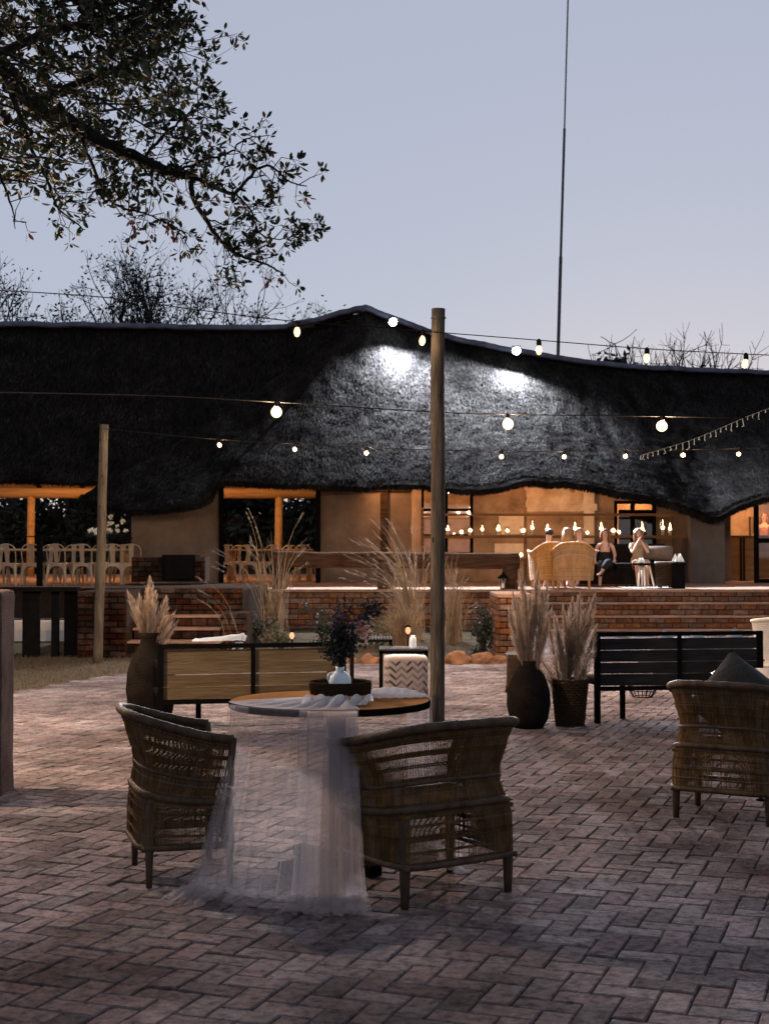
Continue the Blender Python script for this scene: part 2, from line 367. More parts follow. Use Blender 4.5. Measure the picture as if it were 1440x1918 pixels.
# ---- paved patio: herringbone pavers
patio_poly = [(-9, -1), (14, -1), (14, 25.7), (2.06, 25.7), (2.06, 19.5), (-.5, 19.0), (-3.1, 18.0), (-3.55, 16.6), (-4.0, 15.0), (-5.2, 13.6), (-9, 12.6)]
def inside(x, y, poly):
    c = False; j = len(poly) - 1
    for i in range(len(poly)):
        xi, yi = poly[i]; xj, yj = poly[j]
        if (yi > y) != (yj > y) and x < (xj - xi) * (y - yi) / (yj - yi) + xi: c = not c
        j = i
    return c
pb = MB(); pb.add([(x, y, -.009) for x, y in patio_poly], [tuple(range(len(patio_poly)))])
patio = struct('patio', pb, M['sand'])
PA = R(20); U = Vector((math.cos(PA), -math.sin(PA), 0)); V = Vector((math.sin(PA), math.cos(PA), 0))
W_ = .112
cells = []
n_ = 260
for i in range(-n_, n_):
    for j in range(-60, n_):
        k = (i - j) % 4
        if k == 0: a, b, ang = i + 1, j + .5, 0
        elif k == 3: a, b, ang = i + .5, j + 1, 1
        else: continue
        c = U * (a * W_) + V * (b * W_)
        if c.y < 3.4 or c.y > 25.6 or abs(c.x) > .27 * c.y + 1.7: continue
        if not inside(c.x, c.y, patio_poly): continue
        cells.append((c.x, c.y, ang))
pm = MB(); pm.bbox((0, 0, -.03), (2 * W_ - .006, W_ - .006, .06), .005)
paver_mesh = [pm.mesh('paver', M['paver'])]
def jitter(): return (random.gauss(0, .0018), R(random.gauss(0, .55)), R(random.gauss(0, .55)), R(random.gauss(0, .8)))
def in_frame(c): return abs(c[0]) < .262 * c[1] and c[1] > 4.55
near = sorted([c for c in cells if in_frame(c)], key=lambda c: c[1])[:300]
nearset = set(near)
for c in near:
    dz, rx, ry, rz = jitter()
    o = part('paver', paver_mesh[0], None, patio); o.location = (c[0], c[1], dz)
    o.rotation_euler = (rx, ry, -PA + c[2] * math.pi / 2 + rz)
rest = MB()
for c in cells:
    if c in nearset: continue
    dz, rx, ry, rz = jitter()
    rot = Matrix.Rotation(-PA + c[2] * math.pi / 2 + rz, 3, 'Z') @ Matrix.Rotation(ry, 3, 'Y') @ Matrix.Rotation(rx, 3, 'X')
    rest.bbox(rot @ Vector((0, 0, -.03)) + Vector((c[0], c[1], dz)), (2 * W_ - .006, W_ - .006, .06), .005, rot)
o = part('pavers', rest, M['paver'], patio); o['kind'] = 'stuff'

# ---- dry lawn left of the paving
lp = [(-3.1, 18.0), (-3.55, 16.6), (-4.0, 15.0), (-5.2, 13.6), (-9, 12.6), (-14, 12.6), (-14, 28), (-2.0, 28), (-.5, 19.0)]
lb = MB(); lb.add([(x, y, -.012) for x, y in lp], [tuple(range(len(lp)))])
struct('lawn', lb, M['lawn'])
gb = MB(); cnt = 0
while cnt < 9000:
    x = random.uniform(-6.5, -1.0); y = random.uniform(13, 21)
    if not inside(x, y, lp): continue
    h = random.uniform(.012, .035); a = random.uniform(0, 6.28)
    gb.add([(x - .005, y, -.012), (x + .005, y, -.012), (x + h * .5 * math.cos(a), y + h * .5 * math.sin(a), h)], [(0, 1, 2)]); cnt += 1
o = struct('lawn_grass', gb, M['blade'], kind='stuff'); tag(o, 'short dry brown grass beside the paving', 'grass')

# ---- planting bed soil in front of the deck wall
bd = MB()
def bedfn(u, v):
    x = -2.3 + 4.0 * u; y = 19.1 + (26.2 - 19.1) * v
    return Vector((x, y, -.02 + .10 * math.sin(math.pi * min(v * 1.6, 1) / 2) + .05 * mnoise.noise(Vector((x * 1.7, y * 1.7, 0)))))
bd.grid(bedfn, 40, 60); struct('planting_bed', bd, M['earth'], True)

# ---- brick helper
def brickmesh(l, h, d, m):
    b = MB(); b.bbox((0, 0, 0), (l, h, d), .007); me = b.mesh('brick', m)
    me.transform(Matrix.Rotation(R(90), 4, 'X')); return me       # bevelled face to -Y
BM = {}
def bricks(parent, x0, x1, z0, courses, Y, bl=.29, bh=.10, depth=.10, proud=.0, face='front', xfix=None):
    """courses of single bricks laid on a face; world coordinates"""
    key = (bl, bh)
    L0 = rootloc(parent)
    for r in range(courses):
        x = x0 - (bl / 2 if r % 2 else 0); z = z0 + bh * (r + .5)
        while x < x1 - .02:
            a = max(x, x0); b = min(x + bl, x1); x += bl
            if b - a < .05: continue
            ln = round(b - a - .014, 3); m_ = M['brick_shaded'] if parent.name.startswith(('brick_terrace', 'brick_barb')) else M['brick']; k = (ln, bh, m_.name)
            if k not in BM: BM[k] = brickmesh(ln, bh - .014, depth, m_)
            o = part('brick', BM[k], None, parent)
            j = random.gauss(0, .004)
            if face == 'front': p = Vector(((a + b) / 2, Y + depth / 2 - .012 + j, z))
            else:
                p = Vector((xfix + j, (a + b) / 2, z)); o.rotation_euler[2] = R(-90)
            o.location = p - L0
            o.rotation_euler[1] += R(random.gauss(0, .5))

# ---- raised deck
dk = MB()
xl = X(440, DE)
dk.span((xl, DE - .05, DZ - .05), (11, 44, DZ))
dk.span((-16, 28.6, DZ - .051), (xl - .002, 44, DZ - .001))
deck = struct('deck', dk, M['tile'])
fd = MB(); fd.span((xl + .05, DE + .10, -.1), (11, DE + .4, DZ - .052)); fd.span((-16, 28.8, -.1), (xl - .01, 29.0, DZ - .053))
part('foundation', fd, M['mortar'], deck)

rw = thing('brick_retaining_wall', 'low dark red brick wall holding up the deck behind the ornamental grasses', 'brick wall', (0, DE, 0))
xa, xb = X(455, DE), X(985, DE)
c_ = MB(); c_.span((xa, DE + .0, -.1), (xb, DE + .098, DZ - .055)); part('mortar_core', c_, M['mortar'], rw, True)
bricks(rw, xa, xb, -.06, 8, DE, .29, .1)

# ---- brick steps at the right
st = thing('brick_steps', 'wide brick steps with pale treads rising to the deck beside the wicker armchairs', 'steps', (5.5, DE - .5, 0))
sx0, sx1 = X(985, 26), 8.2
for k in range(4):
    zt = DZ - .23 * k
    yf = DE - .02 - .30 * k
    if k:
        tr = MB(); tr.span((sx0, yf - .03, zt - .035), (sx1, yf + .30, zt)); part('tread', tr, M['tile'], st, True)
    core = MB(); core.span((sx0 + .01, yf + .03, max(zt - .23, -.06) + .001), (sx1, yf + .32, zt - (.036 if k else .056))); part('mortar_core', core, M['mortar'], st, True)
    bricks(st, sx0, sx1 - .7, zt - .23 + .0, 2, yf + .02, .29, .098)
# ---- brick pier beside the steps
pr = thing('brick_pier', 'short square brick pier at the left end of the wide steps', 'brick pier', (1.83, 20.2, 0))
px0, px1, pt = X(936, 20), X(990, 20), .88
c_ = MB(); c_.span((px0, 20.0, -.05), (px1, 21.2, pt - .02)); part('mortar_core', c_, M['mortar'], pr, True)
bricks(pr, px0 - .01, px1 + .01, .0, 10, 20.0 - .06, .205, .0845)
bricks(pr, 20.0, 21.2, .0, 10, 0, .22, .0845, face='side', xfix=px0 - .01)
c_ = MB(); c_.bbox(((px0 + px1) / 2, 20.6, pt), (px1 - px0 + .1, 1.3, .05), .01); part('coping', c_, M['tile'], pr, True)

# ---- brick terrace at the left with its own steps
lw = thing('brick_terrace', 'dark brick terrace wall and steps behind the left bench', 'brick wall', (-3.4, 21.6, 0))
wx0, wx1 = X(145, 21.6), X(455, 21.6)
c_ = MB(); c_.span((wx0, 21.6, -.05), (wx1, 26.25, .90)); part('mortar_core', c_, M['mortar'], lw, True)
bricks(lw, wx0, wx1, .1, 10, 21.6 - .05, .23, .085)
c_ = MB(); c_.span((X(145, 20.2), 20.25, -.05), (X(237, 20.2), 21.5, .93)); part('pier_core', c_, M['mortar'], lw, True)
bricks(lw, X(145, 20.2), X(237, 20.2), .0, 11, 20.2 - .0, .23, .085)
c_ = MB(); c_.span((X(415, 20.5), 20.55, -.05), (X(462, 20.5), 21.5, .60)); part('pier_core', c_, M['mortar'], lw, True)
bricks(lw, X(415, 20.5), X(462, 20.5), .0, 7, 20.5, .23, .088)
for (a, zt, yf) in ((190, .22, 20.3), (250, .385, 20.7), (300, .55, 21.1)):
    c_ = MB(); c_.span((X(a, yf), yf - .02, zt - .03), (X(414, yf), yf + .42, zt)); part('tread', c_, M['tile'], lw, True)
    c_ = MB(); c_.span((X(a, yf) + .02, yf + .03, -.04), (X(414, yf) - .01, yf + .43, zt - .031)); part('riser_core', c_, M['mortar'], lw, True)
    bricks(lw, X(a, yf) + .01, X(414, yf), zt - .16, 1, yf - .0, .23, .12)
# braai fireplace standing on the terrace
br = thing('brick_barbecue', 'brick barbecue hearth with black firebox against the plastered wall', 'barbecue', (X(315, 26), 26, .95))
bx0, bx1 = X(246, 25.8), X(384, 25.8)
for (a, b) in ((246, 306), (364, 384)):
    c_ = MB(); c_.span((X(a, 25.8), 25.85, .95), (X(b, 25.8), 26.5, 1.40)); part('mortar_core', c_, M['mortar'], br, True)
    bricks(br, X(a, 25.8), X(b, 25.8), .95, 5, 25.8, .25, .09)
c_ = MB(); c_.span((X(304, 25.8), 25.75, .952), (X(366, 25.8), 26.5, 1.44)); part('firebox', c_, M['black'], br, True)
c_ = MB(); c_.span((X(308, 25.7), 25.70, 1.0), (X(362, 25.7), 25.74, 1.40)); part('firebox_door', c_, M['black'], br, True)

# ---- black panel screen and the pale planter behind it
sc = thing('black_panel_screen', 'low black panel screen with narrow gaps at the left edge', 'screen', (X(90, 20.3), 20.3, 0))
for (a, b, y) in ((-60, 26, 20.3), (43, 75, 20.35), (97, 111, 20.4), (121, 146, 20.45)):
    c_ = MB(); c_.span((X(a, y), y, -.02), (X(b, y), y + .06, .93)); part('panel', c_, M['black'], sc, True)
c_ = MB(); c_.span((X(-60, 20.3), 20.25, .93), (X(146, 20.3), 20.5, .99)); part('top_rail', c_, M['black'], sc, True)
wp = thing('white_planter', 'pale low planter box glimpsed through the gaps of the black screen', 'planter', (X(70, 24), 24, 0))
c_ = MB(); c_.bbox((X(60, 24), 24.2, .16), (2.2, .4, .36), .02); part('box', c_, M['cloth'], wp, True)
c_ = MB(); c_.span((X(60, 24) - 1.05, 24.06, .341), (X(60, 24) + 1.05, 24.34, .36)); part('soil', c_, M['earth'], wp, True)

# ================================================================== THATCHED LODGE
lodge = thing('thatched_lodge', 'long lodge with dark thatched roof and lit veranda behind the patio', 'building', (0, 33, DZ))
def catmull(pts, n):
    pts = [np.array(p, float) for p in pts]; out = []
    seg = len(pts) - 1
    for i in range(n + 1):
        t = i / n * seg; k = min(int(t), seg - 1); f = t - k
        p0, p1, p2, p3 = pts[max(k - 1, 0)], pts[k], pts[k + 1], pts[min(k + 2, seg)]
        # limited tangents
        m1 = (p2 - p0) * .5; m2 = (p3 - p1) * .5
        f2, f3 = f * f, f * f * f
        out.append((2 * f3 - 3 * f2 + 1) * p1 + (f3 - 2 * f2 + f) * m1 + (-2 * f3 + 3 * f2) * p2 + (f3 - f2) * m2)
    return np.array(out)
def loft(top, bot, nu, nv, sag, amp, seed):
    T = catmull([tuple(P(*p)) for p in top], nu); B = catmull([tuple(P(*p)) for p in bot], nu)
    Gd = np.zeros((nu + 1, nv + 1, 3))
    for j in range(nv + 1):
        v = j / nv
        Gd[:, j] = T * (1 - v) + B * v
        Gd[:, j, 2] -= sag * math.sin(math.pi * v) * .8; Gd[:, j, 1] += sag * math.sin(math.pi * v) * .5
    for i in range(nu + 1):
        for j in range(nv + 1):
            p = Gd[i, j]; q = Vector((p[0] * .9 + seed, p[1] * .5, p[2] * .45)); q2 = Vector((p[0] * 3.1, p[1] * .9 + seed, p[2] * .9))
            d = amp * (mnoise.noise(q) + .45 * mnoise.noise(q2)) + .018 * mnoise.noise(Vector((p[0] * 4.3, p[1] * 3.7, p[2] * 3.1 + seed))); e = min(1, j / nv * 8)
            p[1] -= d * .75 * e; p[2] += d * .65 * e
    return Gd
def loft_mesh(Gd, lip, back):
    """front slope, cut eave edge and a strip of underside"""
    nu, nv = Gd.shape[0] - 1, Gd.shape[1] - 1
    b = MB(); E = Gd[:, nv]
    rows = [Gd[:, j] for j in range(nv + 1)]
    n1 = np.array([[0, .10 + .05 * mnoise.noise(Vector((e[0] * 4, 0, 0))), -lip * (1 + .3 * mnoise.noise(Vector((e[0] * 2.2, 3, 0))))] for e in E]); rows.append(E + n1)
    rows.append(E + n1 + np.array([0, .35, .06])); rows.append(E + n1 + np.array([0, back, back * .30]))
    K = len(rows)
    for i in range(nu + 1):
        for j in range(K): b.v.append(tuple(rows[j][i]))
    for i in range(nu):
        for j in range(K - 1):
            b.f.append((i * K + j, i * K + j + 1, (i + 1) * K + j + 1, (i + 1) * K + j)); b.m.append(0)
    return b
Lt = [(-420, 604, 36), (-200, 606, 36), (0, 607, 36), (200, 609, 36), (400, 613, 36), (540, 612, 35.6), (620, 598, 34.9), (690, 584, 34.3)]
Lb = [(-420, 889, 31), (-200, 891, 31), (0, 893, 31), (200, 897, 31), (400, 897, 31), (540, 899, 31), (620, 900, 31), (690, 901, 31)]
left = loft(Lt, Lb, 130, 44, .25, .05, 3.0)
AP = (683, 578, 34)
Ct = [(681, 579, 34), (681.5, 578.6, 34), (682, 578.3, 34), (682.5, 578, 34), (683, 578, 34), (684, 578, 34), (686, 578.6, 34), (690, 580, 34.02), (735, 598, 34.2), (800, 619, 34.6), (860, 637, 35), (920, 649, 35.3), (990, 661, 35.7),
      (1080, 676, 36.3), (1160, 685, 37), (1240, 690, 37.6), (1290, 692, 38), (1330, 694, 38.3), (1420, 697, 39), (1560, 700, 40), (1750, 704, 41)]
Cb = [(150, 930, 30.2), (248, 950, 29.5), (340, 945, 29.3), (392, 930, 29.4), (417, 897, 29.6), (500, 899, 29.7), (590, 903, 29.8), (700, 903, 29.9), (800, 905, 30), (870, 909, 30), (925, 908, 30), (985, 897, 30), (1060, 899, 30),
      (1150, 914, 30), (1230, 932, 30.2), (1300, 954, 30.4), (1337, 964, 30.5), (1372, 950, 30.7), (1440, 924, 31), (1560, 912, 31.3), (1750, 910, 31.8)]
cen = loft(Ct, Cb, 300, 84, .28, .075, 9.0)
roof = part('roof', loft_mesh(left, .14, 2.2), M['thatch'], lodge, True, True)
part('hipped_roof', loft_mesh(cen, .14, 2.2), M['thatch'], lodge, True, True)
def straw(Gd, n, ln, lift, wd, bias=None):
    nu, nv = Gd.shape[0] - 1, Gd.shape[1] - 1
    u = rng.random(n) * nu; v = rng.random(n) * nv
    if bias is not None: v[:bias] = nv - rng.random(bias) ** 2 * 2.0
    i = np.minimum(u.astype(int), nu - 1); j = np.minimum(v.astype(int), nv - 1); fu = (u - i)[:, None]; fv = (v - j)[:, None]
    p = Gd[i, j] * (1 - fu) * (1 - fv) + Gd[i + 1, j] * fu * (1 - fv) + Gd[i, j + 1] * (1 - fu) * fv + Gd[i + 1, j + 1] * fu * fv
    d = Gd[i, j + 1] - Gd[i, j]; d /= np.linalg.norm(d, axis=1)[:, None] + 1e-9
    s = Gd[i + 1, j] - Gd[i, j]; s /= np.linalg.norm(s, axis=1)[:, None] + 1e-9
    nn = np.cross(s, d); nn *= np.sign(-nn[:, 1:2] + 1e-9)
    d = d * .35 + np.array([0, -.66, -.75]) * .65; d -= nn * np.sum(d * nn, 1)[:, None]; d /= np.linalg.norm(d, axis=1)[:, None] + 1e-9
    d = d + s * rng.normal(0, .13, (n, 1)); L = ln * (.5 + rng.random((n, 1)))
    a = p - nn * .01 + nn * rng.random((n, 1)) * .02; b = p + d * L + nn * lift * rng.random((n, 1))
    sw = s * wd * (.6 + .8 * rng.random((n, 1)))
    vs = np.stack([a - sw, a + sw, b + sw * .4, b - sw * .4], 1).reshape(-1, 3)
    return vs
def strawmesh(name, vs, parent, m):
    vs = vs - np.array(rootloc(parent)); n = len(vs) // 4; me = bpy.data.meshes.new(name)
    me.vertices.add(len(vs)); me.vertices.foreach_set('co', vs.ravel())
    me.loops.add(4 * n); me.loops.foreach_set('vertex_index', np.arange(4 * n, dtype=np.int32))
    me.polygons.add(n); me.polygons.foreach_set('loop_start', np.arange(0, 4 * n, 4, dtype=np.int32))
    me.materials.append(m); me.update(calc_edges=True); o = part(name, me, None, parent); o['kind'] = 'stuff'; return o
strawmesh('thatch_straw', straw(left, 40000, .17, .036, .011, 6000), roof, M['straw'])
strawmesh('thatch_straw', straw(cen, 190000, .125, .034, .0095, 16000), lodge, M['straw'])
def fringe(Gd, n, ln):
    E = Gd[:, -1]; nu = len(E) - 1; u = rng.random(n) * nu; i = np.minimum(u.astype(int), nu - 1); f = (u - i)[:, None]
    p = E[i] * (1 - f) + E[i + 1] * f; p = p + np.stack([np.zeros(n), rng.random(n) * .22 - .05, -rng.random(n) * .13], 1)
    L_ = ln * (.4 + rng.random((n, 1))); d = np.stack([rng.normal(0, .13, n), -.32 + rng.normal(0, .12, n), -np.ones(n)], 1)
    sw = np.stack([np.ones(n), rng.normal(0, .4, n), np.zeros(n)], 1) * .008
    a = p - d * L_ * .5; b = p + d * L_ * .5
    return np.stack([a - sw, a + sw, b + sw * .4, b - sw * .4], 1).reshape(-1, 3)
strawmesh('eave_fringe', fringe(left, 12000, .12), roof, M['straw'])
strawmesh('eave_fringe', fringe(cen, 34000, .12), lodge, M['straw'])
# back slopes with warm reed underside, seen through the openings
bk = MB()
bk.grid(lambda u, v: Vector(left[int(u * 130)][0]) * (1 - v) + Vector((left[int(u * 130)][0][0], 40.9, 3.42)) * v + Vector((0, .05, .02)), 26, 6)
part('rear_slope', bk, M['thatch'], lodge, True)
bk = MB()
bk.grid(lambda u, v: Vector(left[int(u * 130)][0]) * (1 - v) + Vector((left[int(u * 130)][0][0], 40.8, 3.36)) * v + Vector((0, -.1, -.12)), 26, 6)
part('reed_ceiling', bk, M['ceil'], lodge, True)
bk = MB()
bk.grid(lambda u, v: Vector(cen[int(u * 300)][0]) * (1 - v) + Vector((cen[int(u * 300)][0][0] + (-2.2 if u < .3 else 0), cen[int(u * 300)][0][1] + 6.5, 3.4)) * v, 52, 6)
part('rear_slope', bk, M['thatch'], lodge, True)
# rafters under the rear slope
for px in (-60, 48, 130, 215, 330, 442, 525, 590):
    c_ = MB(); x = X(px, 40); c_.tube([(x - .5, 37.0, 6.0), (x + .25, 40.6, 3.32)], .07, 8); part('rafter', c_, M['darkwood'], lodge, True, True)
c_ = MB(); c_.tube([(-12, 40.3, 3.16), (X(160, 40.3), 40.3, 3.15), (X(620, 40.3), 40.3, 3.15)], .15, 12); part('beam', c_, M['beam'], lodge, True, True)
for px in (-110, 57, 521):
    c_ = MB(); c_.tube([(X(px, 40.3), 40.3, DZ), (X(px, 40.3) + .02, 40.3, 3.05)], [.115, .105], 12); part('post', c_, M['beam'], lodge, True, True)
# ridge capping
def ridge(name, pts, rad, n):
    C = catmull([tuple(P(*p)) for p in pts], n); b = MB()
    rows = []
    for i, c in enumerate(C):
        wob = .03 * mnoise.noise(Vector((c[0] * 1.5, 0, 0))) + .02 * mnoise.noise(Vector((c[0] * 5, 3, 0)))
        rows.append([Vector(c) + Vector((0, rad * math.cos(a) * 1.6 - .1, rad * .75 * math.sin(a) - .02 + wob)) for a in (R(-160), R(-170), R(170), R(140), R(110), R(80), R(45), R(10), R(-20))])
    K = 9
    for r in rows:
        for p in r: b.v.append(tuple(p))
    for i in range(len(rows) - 1):
        for j in range(K): j2 = (j + 1) % K; b.f.append((i * K + j, (i + 1) * K + j, (i + 1) * K + j2, i * K + j2)); b.m.append(0)
    part(name, b, M['ridge'], lodge, True, True)
ridge('ridge_cap', [(-420, 606, 36), (-100, 608, 36), (200, 612, 36), (400, 616, 36), (540, 615, 35.7), (590, 609, 35.2)], .15, 90)
ridge('ridge_cap', [(540, 612, 35.4), (590, 602, 35), (630, 591, 34.6), (660, 584, 34.3), (678, 579, 34.0), (684, 577, 33.93), (692, 580, 33.95), (712, 589, 34.1), (735, 599, 34.2), (800, 621, 34.6), (860, 639, 35), (920, 651, 35.3), (990, 663, 35.7), (1080, 678, 36.3), (1160, 687, 37), (1240, 692, 37.6), (1330, 696, 38.3), (1420, 699, 39), (1560, 702, 40), (1750, 706, 41)], .145, 260)

# ---- walls
def wall(px0, px1, Y, z0, z1, m, th=.2, name='wall', yo=0):
    c_ = MB(); c_.span((X(px0, Y), Y + yo, z0), (X(px1, Y), Y + yo + th, z1)); return part(name, c_, m, lodge, True)
WT = 3.25
wall(246, 412, 31.6, DZ, 2.95, M['stucco'])
wall(410, 418, 31.5, DZ, 3.3, M['black'], .12, 'door_frame')
wall(591, 600, 31.7, DZ, WT, M['black'], .12, 'door_frame')
wall(600, 714, 32.2, DZ, WT, M['stucco'])
wall(712, 727, 32.1, DZ, WT, M['darkwood'], .2, 'pilaster')
wall(727, 771, 32.2, DZ, WT, M['stucco'])
wall(771, 789, 31.9, DZ, WT, M['plaster'], .3, 'pilaster')
c_ = MB(); c_.span((X(600, 32.2), 32.05, 2.86), (X(789, 32.2), 32.25, 3.06)); part('lintel', c_, M['darkwood'], lodge, True)
YW = 33.0
zs1, zt1 = Z(1040, YW), Z(900, YW)
wall(886, 1150, YW, DZ, WT, M['plaster'])
wall(1228, 1300, YW, DZ, WT, M['stucco'])
wall(786, 886, YW, DZ, zs1, M['plaster'])
wall(786, 886, YW, zt1, WT, M['plaster'])
wall(1150, 1228, YW, DZ, Z(1050, YW), M['plaster'])
wall(1150, 1228, YW, Z(940, YW), WT, M['plaster'])
wall(1293, 1357, 31.0, DZ, 2.42, M['stucco_dark'], .25)
c_ = MB(); c_.span((X(1293, 31.0), 31.26, DZ), (X(1293, 31.0) + .2, YW + .1, 2.42)); part('return_wall', c_, M['stucco_dark'], lodge, True)
# room behind the windows
c_ = MB(); c_.span((X(770, 37.5), 37.5, DZ), (X(1340, 37.5), 37.7, WT)); part('rear_wall', c_, M['plaster'], lodge, True)
for xx in (X(786, 33.2) - .3, X(1357, 33)):
    c_ = MB(); c_.span((xx, 33.25, DZ), (xx + .2, 37.5, WT)); part('side_wall', c_, M['plaster'], lodge, True)
c_ = MB(); c_.span((X(760, 33.2), 33.22, 3.3), (12, 40.0, 3.38)); part('room_ceiling', c_, M['plaster'], lodge, True)
# windows
def window(px0, px1, y0, y1, mull, trans, fw=.07):
    wz0, wz1 = Z(y1, YW), Z(y0, YW); x0, x1 = X(px0, YW), X(px1, YW)
    b = MB(); yf = YW - .03
    b.span((x0, yf, wz0), (x0 + fw, yf + .12, wz1)); b.span((x1 - fw, yf, wz0), (x1, yf + .12, wz1))
    b.span((x0 + fw, yf + .004, wz0), (x1 - fw, yf + .116, wz0 + fw)); b.span((x0 + fw, yf + .004, wz1 - fw), (x1 - fw, yf + .116, wz1))
    for p in mull: b.span((X(p, YW) - .045, yf + .01, wz0 + fw), (X(p, YW) + .045, yf + .11, wz1 - fw))
    wn = part('window', b, M['black'], lodge, True)
    for t in trans:
        c_ = MB(); c_.span((x0 + fw, yf + .02, Z(t, YW) - .03), (x1 - fw, yf + .10, Z(t, YW) + .03)); part('glazing_bar', c_, M['black'], wn, True)
    xs = [x0 + fw] + [X(p, YW) for p in mull] + [x1 - fw]
    for a, b_ in zip(xs[:-1], xs[1:]):
        c_ = MB(); c_.span((a, yf + .055, wz0 + .02), (b_, yf + .065, wz1 - .02)); part('pane', c_, M['pane'], wn, True)
window(788, 886, 905, 1040, [835], [955, 1003])
window(1150, 1228, 938, 1050, [1185], [])
c_ = MB(); c_.span((X(1160, 35), 35.0, DZ), (X(1222, 35), 35.1, Z(955, 35))); part('inner_door', c_, M['black'], lodge, True)
# pale patches and whitewashed pilaster on the veranda wall
c_ = MB()
def patchfn(u, v):
    x = 985 + (1108 - 985) * u; y = 900 + 58 * v
    e = min(u, 1 - u) * min(v + .2, 1 - v); q = mnoise.noise(Vector((u * 5, v * 4, 2)))
    return P(x + 8 * mnoise.noise(Vector((u * 4, v * 6, 7))), y, YW - .03) + Vector((0, -.05 * q, 0))
c_.grid(patchfn, 24, 12); part('torn_plaster', c_, M['patch'], lodge, True, True)
for (a, b, y0, y1) in ((934, 981, 962, 1001), (926, 980, 1018, 1046)):  # the upper panel's pale colour stands in for a lit niche
    c_ = MB(); c_.span((X(a, YW), YW - .04, Z(y1, YW)), (X(b, YW), YW - .002, Z(y0, YW))); part('pale_panel', c_, M['whitewash'], lodge, True)
c_ = MB(); c_.span((X(1092, YW), YW - .16, DZ), (X(1111, YW), YW - .001, 3.3)); c_.span((X(1086, YW), YW - .2, Z(957, YW)), (X(1116, YW), YW - .0015, Z(944, YW)))
part('white_pilaster', c_, M['whitewash'], lodge, True)
# bar room at the right
c_ = MB(); c_.span((X(1360, 36.5), 36.5, DZ), (13, 36.7, WT)); part('rear_wall', c_, M['plaster'], lodge, True)
c_ = MB(); c_.span((X(1404, 36.4), 36.3, DZ), (X(1440, 36.4), 36.49, Z(968, 36.4))); part('inner_window', c_, M['stucco'], lodge, True)
dr = MB(); yd = 31.6
dr.span((X(1413, yd), yd, DZ), (X(1421, yd), yd + .08, 2.74)); dr.span((X(1421, yd), yd + .005, DZ), (X(1500, yd), yd + .075, DZ + .09))
dr.span((X(1421, yd), yd + .005, Z(1017, yd)), (X(1500, yd), yd + .075, Z(1008, yd))); dr.span((X(1421, yd), yd + .005, Z(938, yd)), (X(1500, yd), yd + .075, Z(932, yd)))
dr.span((X(1500, yd), yd, DZ), (X(1508, yd), yd + .08, 2.74))
dd = part('glass_door', dr, M['black'], lodge, True)
c_ = MB(); c_.span((X(1421, yd), yd + .035, DZ + .09), (X(1500, yd), yd + .045, Z(934, yd))); part('pane', c_, M['pane'], dd, True)
bar = thing('bar_counter', 'timber bar counter inside the lit doorway at the right', 'counter', (X(1400, 34.3), 34.3, DZ))
c_ = MB(); c_.span((X(1345, 34.2), 34.25, DZ), (X(1520, 34.2), 34.8, Z(1003, 34.2) - .05)); part('front', c_, M['beam'], bar, True)
c_ = MB(); c_.span((X(1340, 34.2), 34.15, Z(1003, 34.2) - .05), (X(1525, 34.2), 34.9, Z(1003, 34.2))); part('counter_top', c_, M['rail'], bar, True)
for p in (1386, 1392): 
    c_ = MB(); c_.span((X(p, 34.2), 34.2, DZ), (X(p + 3, 34.2), 34.249, Z(1003, 34.2) - .05)); part('batten', c_, M['darkwood'], bar, True)

# ---- lamps of the lodge, hung above the line of sight
def pendant(x, y, z, r, m, label, group):
    t = thing('pendant_lamp', label, 'lamp', (x, y, z), 0, group)
    b = MB(); b.ball((0, 0, 0), r, 12, 8); part('globe', b, m, t, smooth=True)
    b = MB(); b.tube([(0, 0, r), (0, 0, r + .2)], .008, 6); b.lathe([(.03, r - .02), (.03, r + .05), (.01, r + .07)], n=10); part('cord', b, M['cable'], t)
for i, (px, nm) in enumerate(((-60, 'over the far left dining chairs'), (110, 'over the dining chairs left of the wooden pole'), (330, 'behind the plastered wall'), (505, 'over the chairs in the doorway'))):
    pendant(X(px, 35.5), 35.5, 4.25, .12, M['hall_lamp'], 'warm hall pendant lamp hanging ' + nm, 'hall pendant lamps')
for i, (px, nm) in enumerate(((690, 'beside the plain stucco wall'), (1010, 'by the torn plaster'), (1250, 'at the right end of the candle shelf'))):
    lz = {690: 3.05, 860: 2.95, 1010: 3.1, 1120: 2.95, 1250: 2.72}[px]
    pendant(X(px, 31.2), 31.2, lz, .09, M['porch_lamp'], 'warm veranda lamp under the thatch ' + nm, 'veranda lamps')
for (px, Y, nm) in ((840, 35.2, 'in the room behind the left window'), (1185, 36.3, 'in the room behind the right window'), (1410, 34.6, 'over the bar counter')):
    pendant(X(px, Y), Y, 3.05, .10, M['hall_lamp'], 'warm room lamp ' + nm, 'room lamps')
